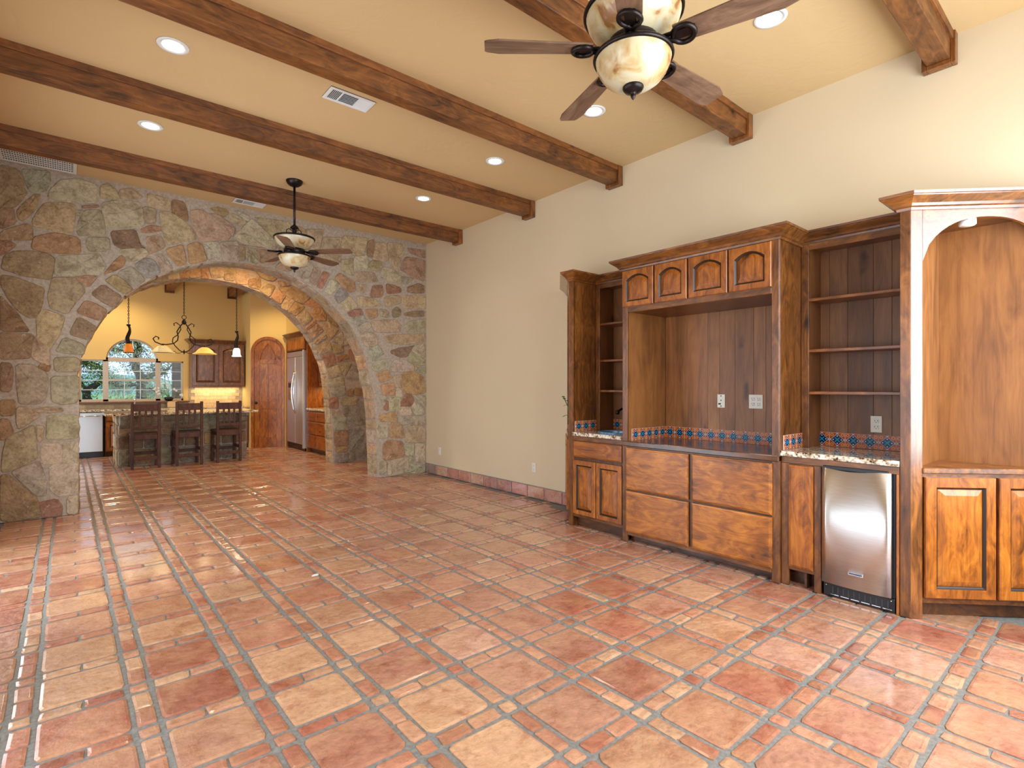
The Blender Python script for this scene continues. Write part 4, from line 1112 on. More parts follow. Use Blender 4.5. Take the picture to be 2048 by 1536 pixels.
# ---- end cabinets with a 45-degree arched niche
def end_cabinet(name, label, y0, sg, ang_name):
    t = thing(name, label, 'cabinet', (XF + .3, y0 + sg * .25, 0), 'angled end cabinets')
    Y = lambda s: y0 + sg * s
    def bx(x0, s0, z0, x1, s1, z1): return MB().box(x0, Y(s0), z0, x1, Y(s1), z1)
    bx(XF + .02, 0, 0, XB, .018, 2.41).build('side_panel', M['frame_v'], t, bevel=.002)
    bx(XF, 0, 0, XF + .03, .053, 2.41).build('face_stile', M['frame_v'], t, bevel=.002)
    q = math.sqrt(.5)
    O = Vector((XF, Y(.053), 0)); U = Vector((q, sg * q, 0)); Wn = Vector((-q, sg * q, 0))
    LEN = .82
    P = lambda u0, u1, z0, z1, w0=-.02, w1=0.0: MB().obox(O, U, EZ, Wn, u0, u1, z0, z1, w0, w1)
    P(0, .066, 0, 2.41).build('angled_stile', M['face_v'], t, bevel=.002, tint=(1.5, 1.5, 1.4, 1))  # pale tint puts the window's reflection into the wood colour
    P(.775, LEN, 0, 2.41).build('angled_stile', M['frame_v'], t, bevel=.002)
    # spandrel with the arch cut into it
    a0, a1, zs, zt = .066, .775, 2.10, 2.355; c = (a0 + a1) / 2; n = 20; hw = (a1 - a0) / 2
    rr_ = (hw * hw + (zt - zs) ** 2) / (2 * (zt - zs)) ; cz = zt - rr_
    lo = []
    for k in range(n + 1):
        u = a0 + (a1 - a0) * k / n
        e = 1 - abs((u - c) / hw) ** 2.25
        lo.append((u, zs + (zt - zs) * max(0, e) ** .62))
    up = [(u, 2.41) for u, _ in lo]
    vs = []
    for w in (0.0, -.02):
        vs += [O + U * u + Vector(EZ) * z + Wn * w for u, z in lo] + [O + U * u + Vector(EZ) * z + Wn * w for u, z in up]
    m = n + 1; fs = []
    for k in range(n): fs += [(k, k + 1, m + k + 1, m + k), (2 * m + k, 3 * m + k, 3 * m + k + 1, 2 * m + k + 1), (k, 2 * m + k, 2 * m + k + 1, k + 1)]
    MB().add(vs, fs).build('arched_header', M['face_h'], t, tint=(1.5, 1.5, 1.4, 1))  # header lightened too, window sheen painted into its tint
    P(.066, .775, .095, .128).build('bottom_rail', M['frame_h'], t, bevel=.002)
    P(.066, .775, .834, .862).build('middle_rail', M['frame_h'], t)
    P(.064, .777, .856, .888, -.03, .012).build('shelf_nosing', M['face_h'], t, bevel=.004, tint=(1.5, 1.5, 1.4, 1))  # nosing tint carries the same painted window sheen
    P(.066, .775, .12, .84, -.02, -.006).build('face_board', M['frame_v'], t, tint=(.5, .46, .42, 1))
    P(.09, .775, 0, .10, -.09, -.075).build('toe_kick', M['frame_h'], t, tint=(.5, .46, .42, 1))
    for u, w in ((.072, .382), (.472, .300)):
        oo = O + U * u; oo.z = .130
        door(t, oo, U, EZ, Wn, w, .704, M['amber_v'], fr=.062, tint=(1.05, 1.0, .92, 1))
    # niche inside
    def flat(nm, z0, z1, mat):
        pts = [(XF + .035, .02), (XF + .035, .075), (XF + .63 - .03, .66), (XB, .66), (XB, .02)]
        pts = [(XF + .03, .018), (XF + .03, .06), (XB - .012, .06 + XB - .012 - XF - .03), (XB - .012, .018)]
        MB().prism([(x, Y(s)) for x, s in pts], lambda u, v, h: (u, v, h), z0, z1).build(nm, M[mat], t)
    flat('niche_shelf', .866, .886, 'panel_v'); flat('niche_ceiling', 2.36, 2.38, 'frame_h')
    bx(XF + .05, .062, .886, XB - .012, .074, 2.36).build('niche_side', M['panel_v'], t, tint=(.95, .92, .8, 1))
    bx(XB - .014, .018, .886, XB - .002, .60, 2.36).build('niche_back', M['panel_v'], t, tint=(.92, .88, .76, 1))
    path = [(4.125, Y(0)), (XF, Y(0)), (XF, Y(.053)), (XF + .575, Y(.053 + .575))]
    if sg > 0: path = path[::-1]
    path = path if sg < 0 else path
    crown('crown_moulding', path, 2.40, t, mat='face_h', tint=(1.2, 1.15, 1.0, 1))
    return t
end_cabinet('end_cabinet', 'angled end cabinet with a tall arched niche and two raised-panel doors', .915, -1, 'R')
end_cabinet('end_cabinet', 'angled end cabinet seen edge on beside the cream wall and bar sink', 3.575, 1, 'L')
pk = thing('puck_light', 'small white puck light under the top of the arched niche', 'light', (4.09, .655, 2.345))
MB().lathe([(.0, 2.318), (.036, 2.320), (.042, 2.326), (.042, 2.36)], (4.09, .655, 0), 24).build('housing', M['white'], pk)
MB().lathe([(.0, 2.3165), (.028, 2.3175), (.03, 2.321)], (4.09, .655, 0), 20).build('lens', M['ivory'], pk)
pl = thing('potted_ivy', 'little green ivy plant peeking out of the edge-on arched niche', 'plant', (3.99, 3.80, .886))
MB().lathe([(.0, .886), (.035, .886), (.05, .97), (.046, .97), (.03, .9)], (4.02, 3.80, 0), 16).build('pot', simple('clay_pot', lin(150, 84, 56), .8), pl)
rr = random.Random(2)
for k in range(9):
    a = rr.uniform(0, 2 * PI); h = rr.uniform(.98, 1.2); r = rr.uniform(.02, .09)
    if k < 3: px, py, h = 3.955 - .006 * k, 3.84 + .01 * k, 1.225 + .02 * k
    else: px, py = 4.02 + r * math.cos(a), 3.80 + r * math.sin(a)
    st = MB().tube([(4.02, 3.80, .95), ((4.02 + px) / 2, (3.80 + py) / 2, (h + 1.0) / 2 + .03), (px, py, h)], .003, 5).build('stem', M['leaf'], pl)
    lf = MB(); u = Vector((math.cos(a), math.sin(a), -.4)).normalized() * .7; v = u.cross(Vector((0, 0, 1))).normalized(); c0 = Vector((px, py, h))
    pts = [c0, c0 + u * .02 + v * .018, c0 + u * .045 + v * .010, c0 + u * .06, c0 + u * .045 - v * .010, c0 + u * .02 - v * .018]
    w_ = u.cross(v) * .0015
    lf.rings([[p - w_ for p in pts], [p + w_ for p in pts]]).build('leaf', M['leaf'], st)

outlet('white wall outlet low on the cream wall, beside the stone wall corner', None, XW, 6.93, .37, 'duplex')
outlet('white wall outlet low on the cream wall, beside the end cabinet', None, XW, 4.78, .37, 'duplex')
sc = MB().add([(1.34, 3.82, .001), (1.385, 3.815, .001), (1.395, 3.845, .004), (1.37, 3.852, .003), (1.345, 3.842, .001), (1.34, 3.82, .0018), (1.385, 3.815, .0018), (1.395, 3.845, .0048), (1.37, 3.852, .0038), (1.345, 3.842, .0018)],
              [(0, 1, 2, 3, 4), (9, 8, 7, 6, 5), (0, 5, 6, 1), (1, 6, 7, 2), (2, 7, 8, 3), (3, 8, 9, 4), (4, 9, 5, 0)]).build('paper_scrap', M['white'], loc=(1.365, 3.83, 0))
tag(sc, 'tiny white scrap of paper lying on the tile floor', 'paper')

# ------------------------------------------------------------------ ceiling fans
def blade_mesh():
    m = MB(); n = 9
    prof = []
    Lb = .455
    for k in range(n + 1):
        t = k / n; x = Lb * t; w = .047 + (.068 - .047) * t
        if t > .999: w = .052
        prof.append((x, w))
    top = [(x, w) for x, w in prof] + [(Lb + .012, .042), (Lb + .012, -.042)] + [(x, -w) for x, w in prof[::-1]]
    m.prism(top, lambda u, v, h: (u, v, h), -.004, .004)
    me = bpy.data.meshes.new('blade'); me.from_pydata(m.v, [], m.f); me.materials.append(M['blade']); return me
def iron_mesh():
    m = MB()
    ring = [(.045 * math.cos(a), .045 * math.sin(a), -.012) for a in [R(150 - 330 * k / 22) for k in range(23)]]
    m.tube([(-.085, .0, -.004), (-.062, .012, -.006)] + ring, [.011] * 2 + [.0105] * 20 + [.010, .009, .008], 8)
    m.tube([(-.10, -.016, -.004), (-.05, -.018, -.008), (-.03, -.03, -.012)], .009, 8)
    m.box(-.05, -.022, -.010, .05, .022, -.004)
    me = bpy.data.meshes.new('blade_iron'); me.from_pydata(m.v, [], m.f); me.polygons.foreach_set('use_smooth', m.s); me.materials.append(M['bronze']); return me
BLADE, IRON = blade_mesh(), iron_mesh()
def fan(label, cx, cy, ang):
    t = thing('ceiling_fan', label, 'ceiling fan', (cx, cy, ZC), 'ceiling fans')
    c = (cx, cy, 0)
    MB().lathe([(.088, ZC), (.086, ZC - .012), (.074, ZC - .036), (.052, ZC - .054), (.028, ZC - .064), (.0, ZC - .065)], c, 28).build('canopy', M['bronze'], t)
    MB().lathe([(.0125, ZC - .05), (.0125, 3.10)], c, 14).build('rod', M['bronze'], t)
    cp = MB().lathe([(.014, 3.15), (.03, 3.135), (.044, 3.118), (.046, 3.11), (.024, 3.105), (.022, 3.04), (.028, 3.03), (.03, 2.99)], c, 20).build('coupling', M['bronze'], t)
    for a in (20, 140, 260):
        u = Vector((math.cos(R(a)), math.sin(R(a)), 0)); b = Vector((cx, cy, 0)); sc = MB()
        pts = [b + u * r + Vector((0, 0, z)) for r, z in ((.03, 3.09), (.06, 3.11), (.085, 3.10), (.09, 3.075), (.072, 3.062), (.055, 3.04), (.06, 3.01), (.085, 2.995))]
        sc.tube(pts, .005, 6).build('scroll', M['bronze'], cp)
    ub = MB().lathe([(.206, 3.000), (.205, 2.992), (.198, 2.965), (.182, 2.935), (.155, 2.905), (.12, 2.885), (.10, 2.878)], c, 40).build('upper_bowl', M['bowl'], t)
    MB().tube([(cx + .207 * math.cos(2 * PI * k / 48), cy + .207 * math.sin(2 * PI * k / 48), 3.000) for k in range(48)], .011, 8, closed=True).build('rim', M['bronze'], ub)
    MB().lathe([(.0, 2.995), (.204, 2.999)], c, 40).build('inner_disc', M['white'], ub)
    MB().lathe([(.06, 2.90), (.105, 2.885), (.112, 2.865), (.112, 2.835), (.10, 2.822), (.10, 2.812)], c, 30).build('motor', M['bronze'], t)
    lb = MB().lathe([(.164, 2.804), (.163, 2.796), (.158, 2.772), (.146, 2.745), (.124, 2.716), (.094, 2.694), (.05, 2.681), (.0, 2.678)], c, 40).build('lower_bowl', M['bowl'], t)
    MB().tube([(cx + .165 * math.cos(2 * PI * k / 48), cy + .165 * math.sin(2 * PI * k / 48), 2.806) for k in range(48)], .010, 8, closed=True).lathe([(.16, 2.808), (.09, 2.818)], c, 40).build('rim', M['bronze'], lb)
    MB().lathe([(.045, 2.682), (.046, 2.675), (.038, 2.663), (.02, 2.655), (.009, 2.65), (.012, 2.643), (.008, 2.632), (.0, 2.622)], c, 20).build('finial', M['bronze'], t)
    for k in range(5):
        a = R(ang + 72 * k)
        o = bpy.data.objects.new('blade', BLADE); C.objects.link(o); o.parent = t
        o.location = (math.cos(a) * .185, math.sin(a) * .185, 2.845 - ZC); o.rotation_euler = Matrix.Rotation(a, 3, 'Z').__matmul__(Matrix.Rotation(R(-11), 3, 'X')).to_euler()
        i = bpy.data.objects.new('blade_iron', IRON); C.objects.link(i); i.parent = o; i.location = (.035, 0, 0)
    return t
fan('big near ceiling fan with alabaster bowls and five brown wooden blades', 1.90, 1.43, 70)
fan('far ceiling fan on a long black rod in front of the stone arch', 1.915, 6.005, 26)

# ------------------------------------------------------------------ recessed downlights
def downlight(x, y, label, grp='recessed ceiling lights', energy=9.0, z=ZC, col=(1, .86, .68)):
    t = thing('recessed_light', label, 'light', (x, y, z), grp)
    MB().lathe([(.066, z - .001), (.068, z - .006), (.092, z - .007), (.096, z - .001)], (x, y, 0), 32).build('trim_ring', M['white'], t)
    MB().lathe([(.0, z - .003), (.064, z - .0032)], (x, y, 0), 28).build('lens', M['lens'], t)
    lamp('downlight_lamp', 'SPOT', (x, y, z - .03), energy, col, size=None, spot=R(125), radius=.06)
DL = [(.536, 4.14, 'recessed light between the two long beams, largest on the ceiling by the white vent'), (.55, 5.535, 'recessed light above the stone arch side, near the return air grille'),
      (3.289, 4.172, 'recessed light by the cream wall between second and third beams'), (3.285, 5.56, 'small recessed light by the cream wall, nearest the stone wall'),
      (3.311, 1.46, 'recessed light partly hidden by the raised fan blade near the beam end'), (3.316, 2.889, 'recessed light just behind the tip of the fan blade pointing down')]
for x, y, l in DL: downlight(x, y, l)

# ------------------------------------------------------------------ vents
def vent(label, x0, y0, x1, y1):
    z = ZC; t = thing('ceiling_vent', label, 'vent', ((x0 + x1) / 2, (y0 + y1) / 2, z), 'white supply vents')
    MB().box(x0, y0, z - .004, x1, y1, z).build('backing', M['slot'], t)
    b = .022
    MB().box(x0, y0, z - .012, x1, y0 + b, z - .003).box(x0, y1 - b, z - .012, x1, y1, z - .003).box(x0, y0 + b, z - .012, x0 + b, y1 - b, z - .003).box(x1 - b, y0 + b, z - .012, x1, y1 - b, z - .003).build('frame', M['white'], t, bevel=.002)
    w = x1 - x0 - 2 * b; a = x0 + b + w * .27; c = x0 + b + w * .68
    for p in (a, c): MB().box(p - .004, y0 + b, z - .011, p + .004, y1 - b, z - .003).build('divider', M['white'], t)
    for k in range(7):
        x = x0 + b + (a - x0 - b) * (k + .5) / 7; MB().obox((x, y0 + b, z - .007), (.8, 0, .6), EY, (-.6, 0, .8), -.005, .005, 0, y1 - y0 - 2 * b, -.0008, .0008).build('slat', M['white'], t)
        x = c + (x1 - b - c) * (k + .5) / 7; MB().obox((x, y0 + b, z - .007), (.8, 0, -.6), EY, (.6, 0, .8), -.006, .006, 0, y1 - y0 - 2 * b, -.0008, .0008).build('slat', M['white'], t)
        y = y0 + b + (y1 - y0 - 2 * b) * (k + .5) / 7; MB().obox((a + .004, y, z - .007), (0, .6, .8), EX, (0, .8, -.6), -.005, .005, 0, c - a - .008, -.0008, .0008).build('slat', M['white'], t)
vent('large white supply vent in the ceiling between beams, above the living room', 1.52, 3.92, 1.88, 4.11)
vent('small white supply vent in the ceiling close to the stone wall', 1.54, 6.98, 1.89, 7.16)
t = thing('return_grille', 'wide white return air grille in the ceiling corner above the stone wall', 'vent', (-.21, 7.0, ZC))
gx0, gx1, gy0, gy1 = -.52, .072, 6.68, 7.29
MB().box(gx0, gy0, ZC - .004, gx1, gy1, ZC).build('backing', M['slot'], t)
MB().box(gx0, gy0, ZC - .014, gx1, gy0 + .03, ZC - .003).box(gx0, gy1 - .03, ZC - .014, gx1, gy1, ZC - .003).box(gx0, gy0 + .03, ZC - .014, gx0 + .03, gy1 - .03, ZC - .003).box(gx1 - .03, gy0 + .03, ZC - .014, gx1, gy1 - .03, ZC - .003).build('frame', M['white'], t, bevel=.002)
for k in range(28): x = gx0 + .04 + k * .0185; MB().box(x, gy0 + .03, ZC - .011, x + .007, gy1 - .03, ZC - .003).build('slat', M['white'], t)
for k in range(1, 9): y = gy0 + .03 + (gy1 - gy0 - .06) * k / 9; MB().box(gx0 + .03, y - .004, ZC - .0125, gx1 - .03, y + .004, ZC - .003).build('cross_bar', M['white'], t)

# ------------------------------------------------------------------ hall between the two arches
lamp('hall_lamp', 'SPOT', (2.1, 8.35, ZC - .05), 150, (1, .60, .26), spot=R(150), radius=.08)

# ------------------------------------------------------------------ kitchen
# window
w1 = struct(MB().box(WX0 - .02, YK - .17, WZ0 - .035, WX1 + .10, YK + .02, WZ0 - .005).build('window_1', M['sill'], bevel=.003), 'arched three-part kitchen window with a wooden sill')
def fbox(*a): return MB().box(*a)
YF0, YF1 = YK + .03, YK + .10
f = MB()
for a, b in ((WX0, WX0 + .035), (.545, .635), (1.435, 1.525), (WX1 - .035, WX1)): f.box(a, YF0, WZ0, b, YF1, WZ1)
f.box(WX0, YF0, WZ0, WX1, YF1, WZ0 + .045); f.box(WX0, YF0, WZ1 - .03, .545, YF1, WZ1); f.box(1.525, YF0, WZ1 - .03, WX1, YF1, WZ1)
f.box(.545, YF0, WZ1 - .035, 1.525, YF1, WZ1 + .055)
f.box(.635, YF0, 1.475, 1.435, YF1, 1.515)
f.build('frame', M['frame'], w1, bevel=.003)
rr1, rr2 = WR + .005, WR - .035
pts = []
for k in range(25):
    a = R(180 * k / 24); pts.append([(WC + r * math.cos(a), y, WZ1 + r * math.sin(a)) for r, y in ((rr1, YF0), (rr1, YF1), (rr2, YF1), (rr2, YF0))])
MB().rings(pts).build('arch_frame', M['frame'], w1)
for a, b, z0, z1, vs_ in ((WX0 + .035, .545, WZ0 + .045, WZ1 - .03, []), (.635, 1.435, WZ0 + .045, WZ1 - .035, [.33, .67]), (1.525, WX1 - .035, WZ0 + .045, WZ1 - .03, [])):
    for k in (1, 2, 3):
        z = z0 + (z1 - z0) * k / 4
        if not (vs_ and k == 2): MB().box(a, YF0 + .02, z - .006, b, YF0 + .035, z + .006).build('muntin', M['white'], w1)
    for v in vs_: MB().box(a + (b - a) * v - .006, YF0 + .02, z0, a + (b - a) * v + .006, YF0 + .035, z1).build('muntin', M['white'], w1)
    MB().box(a, YF0 + .045, z0, b, YF0 + .05, z1).build('pane', M['glass'], w1)
MB().box(WC - .006, YF0 + .02, WZ1 + .05, WC + .006, YF0 + .035, WZ1 + rr2).build('muntin', M['white'], w1)
pts2 = [(WC + rr2 * math.cos(R(180 * k / 24)), WZ1 + max(.05, rr2 * math.sin(R(180 * k / 24)))) for k in range(25)]
MB().prism(pts2, lambda u, v, h: (u, h, v), YF0 + .045, YF0 + .05).build('pane', M['glass'], w1)

# back run: counter, dishwasher, cabinets, travertine splash
bt = thing('back_base_cabinet', 'brown base cabinet between the dishwasher and the island, under the window counter', 'cabinet', (1.8, 13.2, 0))
MB().box(.55, 12.90, .09, 3.10, YK - .006, .875).build('carcass', M['frame_v'], bt)
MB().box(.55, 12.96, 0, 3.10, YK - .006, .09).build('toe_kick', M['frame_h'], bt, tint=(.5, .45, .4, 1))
for k in range(5):
    x = .57 + k * .50
    door(bt, (x, 12.90, .11), EX, EZ, (0, -1, 0), .47, .56, M['amber_v'], fr=.06, tint=(.8, .7, .6, 1)); drawer(bt, (x, 12.90, .69), EX, EZ, (0, -1, 0), .47, .16, M['amber_v'], tint=(.8, .7, .6, 1))
dw = thing('dishwasher', 'white steel dishwasher beyond the left foot of the arch', 'dishwasher', (.23, 13.1, 0))
MB().box(-.08, 12.90, .1, .53, YK - .006, .875).build('cabinet_body', M['black'], dw)
MB().box(-.075, 12.86, .115, .515, 12.90, .862).build('door', simple('pale_steel', lin(206, 212, 218), .3, .35), dw, bevel=.006)
MB().tube([(-.04, 12.845, .80), (-.04, 12.83, .80), (.48, 12.83, .80), (.48, 12.845, .80)], .009, 8).build('handle', M['chrome'], dw)
MB().box(-.08, 12.90, 0, .53, 12.95, .1).build('toe_kick', M['black'], dw)
ct = MB(); rr = random.Random(8)
ct.rings([[(x, 12.845 + rr.uniform(-.008, .008), .878), (x, 12.84 + rr.uniform(-.008, .008), .90), (x, 12.852, .918), (x, YK - .006, .918), (x, YK - .006, .878)] for x in [-.6 + 3.70 * k / 40 for k in range(41)]])
tag(ct.build('window_worktop', M['granite'], loc=(1.2, 13.2, .9)), 'dark granite worktop with rough edge running under the kitchen window', 'worktop')
M['trav'] = simple('travertine', lin(214, 184, 140), 0.5, noise_amt=0.12, nscale=14)
tile_oi = M['trav'].node_tree
_b = tile_oi.nodes['Principled BSDF']; _src = _b.inputs['Base Color'].links[0].from_socket
_oi = N(tile_oi, 'ShaderNodeObjectInfo'); L(tile_oi, mixc(tile_oi, 1.0, _src, _oi.outputs['Color'], 'MULTIPLY'), _b.inputs['Base Color'])
bs = struct(MB().box(-.6, YK - .008, .918, 3.12, YK, 1.02).box(WX1 + .10, YK - .008, 1.02, 3.12, YK, 1.37).build('wall_backsplash', M['mortar']) , 'travertine subway tile splash behind the kitchen counter')
bs.name = 'trim_backsplash'
tm = MB().box(-.0735, -.006, -.0355, .0735, .006, .0355)
TRAV = bpy.data.meshes.new('splash_tile'); TRAV.from_pydata(tm.v, [], tm.f); TRAV.materials.append(M['trav'])
for r_ in range(6):
    z = .956 + r_ * .0745
    x = -.10 + (r_ % 2) * .075
    while x < 3.04:
        if z + .036 < 1.02 or x > WX1 + .20 or (z < 1.0):
            if x > WX1 + .17 or r_ < 1 or True:
                if not (z > 1.02 and x < WX1 + .16):
                    o = bpy.data.objects.new('splash_tile', TRAV); C.objects.link(o); o.parent = bs; o.location = (x, YK - .012, z)
                    j = rr.uniform(.84, 1.1); o.color = (j, j * rr.uniform(.95, 1.0), j * rr.uniform(.88, 1.0), 1)
        x += .150
# upper cabinet
uc = thing('upper_cabinet', 'brown wall cabinet with two arched doors beside the kitchen window', 'cabinet', (2.57, 13.3, 1.36))
MB().box(2.04, 13.19, 1.355, 3.10, YK - .013, 2.33).build('carcass', M['frame_v'], uc, bevel=.003)
for x in (2.06, 2.58): door(uc, (x, 13.19, 1.385), EX, EZ, (0, -1, 0), .505, .90, M['frame_v'], arch=.06, fr=.075, pmat=M['frame_v'])
MB().sweep([(o, 2.31 + h) for o, h in CROWN], [(2.04, YK - .02), (2.04, 13.19), (3.10, 13.19)][::-1][::-1]).build('crown_moulding', M['frame_h'], uc)
lamp('undercabinet_lamp', 'AREA', (2.57, 13.36, 1.345), 5.0, (1, .82, .5), (0, 0, 0), (.9, .06))
# canister, orchid bowl, faucet on the window counter
cn = thing('counter_canister', 'square beige canister standing on the back counter behind the stools', 'canister', (1.72, 13.3, .918))
MB().box(1.62, 13.22, .919, 1.80, 13.40, 1.035).build('body', simple('beige_ceramic', lin(216, 184, 140), .5), cn, bevel=.012)
MB().box(1.63, 13.23, 1.035, 1.79, 13.39, 1.05).build('lid', simple('beige_lid', lin(200, 160, 116), .5), cn, bevel=.006)
oc = thing('orchid_bowl', 'black bowl with white orchid sprays on the kitchen window sill', 'plant', (1.66, 13.36, 1.05))
oz = 1.055
MB().lathe([(.0, oz), (.05, oz), (.085, oz + .04), (.09, oz + .075), (.075, oz + .09), (.06, oz + .08)], (1.66, 13.40, 0), 20).build('bowl', M['black'], oc)
MB().lathe([(.0, oz), (.085, oz + .001), (.085, oz + .005), (.0, oz + .006)], (1.66, 13.40, 0), 24).build('dish', M['black'], oc)
M['petal'] = simple('white_petal', lin(222, 222, 224), .5)
rr = random.Random(6)
for k, (dx, dz) in enumerate(((-.22, .20), (-.12, .30), (-.02, .26), (.08, .18), (.20, .10), (-.18, .12))):
    tip = (1.66 + dx, 13.38 + rr.uniform(-.04, .04), oz + .07 + dz)
    st = MB().tube([(1.66, 13.40, oz + .06), (1.66 + dx * .4, 13.39, oz + .07 + dz * .75), tip], .004, 5).build('stem', M['leaf'], oc)
    for q in range(4):
        p = Vector(tip) + Vector((rr.uniform(-.05, .05), rr.uniform(-.03, .03), rr.uniform(-.06, .03)))
        fl = MB()
        for a in range(5):
            u = Vector((math.cos(2 * PI * a / 5), -.3, math.sin(2 * PI * a / 5))) * .024; v = Vector((-u.z, 0, u.x)) * .45
            fl.rings([[p, p + u * .6 + v, p + u, p + u * .6 - v], [p + Vector((0, -.002, 0)), p + u * .6 + v + Vector((0, -.002, 0)), p + u + Vector((0, -.002, 0)), p + u * .6 - v + Vector((0, -.002, 0))]])
        fl.build('flower', M['petal'], st)
kf = thing('kitchen_faucet', 'chrome kitchen faucet peeking over the first stool', 'faucet', (1.04, 13.1, .918))
MB().lathe([(.03, .918), (.03, .93), (.018, .945), (.016, 1.02)], (1.04, 13.15, 0), 14).build('base', M['chrome'], kf)
MB().tube([(1.04, 13.15, 1.0), (1.04, 13.15, 1.08), (1.04, 13.12, 1.12), (1.04, 13.06, 1.13), (1.04, 13.01, 1.10)], .014, 10).lathe([(.0, -.03), (.026, -.015), (.028, .01), (.016, .03), (0, .032)], (1.04, 13.01, 1.10), 12).build('spout', M['chrome'], kf)

# pantry door
pd = struct(MB().obox((PA.x, PA.y, 0), (PU.x, PU.y, 0), (0, 0, 1), (PN.x, PN.y, 0), .30, .32, .98, 1.0, .001, .003).build('door_1', M['amber_v']), 'arch-topped brown wooden pantry door with gothic panel')
PO = Vector((PA.x, PA.y, 0)) + Vector((PU.x, PU.y, 0)) * .02; PW = Vector((PN.x, PN.y, 0)); PUU = Vector((PU.x, PU.y, 0))
def parch(ins, w, zt, n=20):
    r = w / 2 - ins; c = w / 2
    return [(ins, 0.0)] + [(c - r * math.cos(R(180 * k / n)), zt + r * math.sin(R(180 * k / n))) for k in range(n + 1)] + [(w - ins, 0.0)]
WD = .695
o1, i1 = parch(0, WD, 2.14), parch(.062, WD, 2.14)
pf = lambda u, v, h: PO + PUU * u + Vector(EZ) * v + PW * h
n = len(o1); vs = [pf(u, v, .035) for u, v in o1] + [pf(u, v, .035) for u, v in i1] + [pf(u, v, 0) for u, v in o1] + [pf(u, v, 0) for u, v in i1]
fs = []
for k in range(n - 1): fs += [(k, k + 1, n + k + 1, n + k), (k, 2 * n + k, 2 * n + k + 1, k + 1), (n + k, n + k + 1, 3 * n + k + 1, 3 * n + k)]
MB().add(vs, fs).build('casing', M['amber_v'], pd, tint=(.9, .85, .8, 1))
MB().prism(parch(.066, WD, 2.14), pf, .0, .012).build('door_leaf', M['amber_v'], pd, tint=(.85, .78, .7, 1))
for u0, u1 in ((.066, .17), (.525, .629)): MB().obox(PO, PUU, EZ, PW, u0, u1, .0, 2.16, .012, .022).build('door_stile', M['amber_v'], pd, bevel=.003, tint=(.85, .78, .7, 1))
for z0, z1 in ((0.0, .22), (.86, 1.02), (1.88, 1.97)): MB().obox(PO, PUU, EZ, PW, .17, .525, z0, z1, .012, .022).build('door_rail', M['amber_v'], pd, bevel=.003, tint=(.85, .78, .7, 1))
MB().obox(PO, PUU, EZ, PW, .338, .358, .22, 2.30, .012, .018).build('door_mullion', M['amber_v'], pd, tint=(.7, .6, .5, 1))
for s_ in (-1, 1):
    pts = [(.3475 + s_ * .155 * math.cos(a) - 0 * s_, 2.0 + .0) for a in (0,)]
    arcp = [pf(.3475 + s_ * (.155 * (1 - (k / 8) ** 1.6)), 1.97 + .36 * (k / 8) ** .8, .018) for k in range(9)]
    MB().tube(arcp, .011, 6).build('gothic_moulding', M['amber_v'], pd, tint=(.8, .7, .6, 1))
kn = MB().lathe([(.0, .06), (.022, .055), (.028, .042), (.02, .03), (.01, .025), (.01, .01), (.026, .006), (.026, 0)], pf(.11, 1.0, .022), 14, M=Matrix((PUU, Vector(EZ).cross(PUU) * -1, PW)).transposed() if False else Matrix([[PUU.x, 0, PW.x], [PUU.y, 0, PW.y], [0, 1, 0]])).build('knob', M['bronze'], pd)

# refrigerator in its enclosure
fe = thing('refrigerator_enclosure', 'brown wooden enclosure and top cabinet around the tall steel refrigerator', 'cabinet', (4.1, 11.85, 0))
MB().box(3.83, 11.20, 0, 4.44, 11.24, 2.48).build('side_panel', M['amber_v'], fe, bevel=.002, tint=(.8, .7, .55, 1))
MB().box(3.80, 12.44, 0, 4.44, 12.49, 2.48).build('side_panel', M['amber_v'], fe, bevel=.002)
MB().box(3.80, 11.24, 2.14, 4.44, 12.44, 2.46).build('top_box', M['frame_v'], fe, bevel=.003)
for y in (12.43, 11.83): drawer(fe, (3.80, y, 2.16), *FACE, .57, .26, M['amber_v'], name='flap_door')
MB().sweep([(o, 2.44 + h) for o, h in CROWN], [(3.80, 12.49), (3.80, 11.20), (4.44, 11.20)]).build('crown_moulding', M['frame_h'], fe)
rf = thing('refrigerator', 'tall stainless side-by-side refrigerator with curved handles', 'refrigerator', (4.1, 11.84, 0))
MB().box(3.84, 11.30, .02, 4.42, 12.42, 2.12).build('cabinet_body', M['steel_v'], rf)
dA = MB().box(3.795, 11.86, .13, 3.84, 12.415, 2.0).build('door', M['steel_v'], rf, bevel=.008)
dB = MB().box(3.795, 11.345, .13, 3.84, 11.852, 2.0).build('door', M['steel_v'], rf, bevel=.008)
MB().box(3.80, 11.345, 2.01, 3.84, 12.415, 2.125).build('top_grille', M['steel_v'], rf, bevel=.004)
MB().box(3.775, 11.285, .06, 3.84, 11.338, 2.135).build('side_trim', simple('bright_steel_trim', (.78, .82, .88, 1), .35, .7), rf, bevel=.004)
MB().box(3.82, 11.30, .0, 3.86, 12.42, .12).build('toe_grille', M['black'], rf)
for d_, y, s_ in ((dA, 11.91, 1), (dB, 11.80, -1)):
    MB().tube([(3.79 - .05 * math.sin(PI * k / 10), y + s_ * .05 * math.sin(PI * k / 10) - s_ * .03, .78 + .92 * k / 10) for k in range(11)], .014, 8).build('handle', M['chrome'], d_)
dp = MB().box(3.788, 12.06, 1.06, 3.80, 12.32, 1.48).build('dispenser', M['chrome'], dA, bevel=.004); MB().box(3.784, 12.10, 1.34, 3.79, 12.28, 1.44).build('dispenser_screen', M['black'], dp)

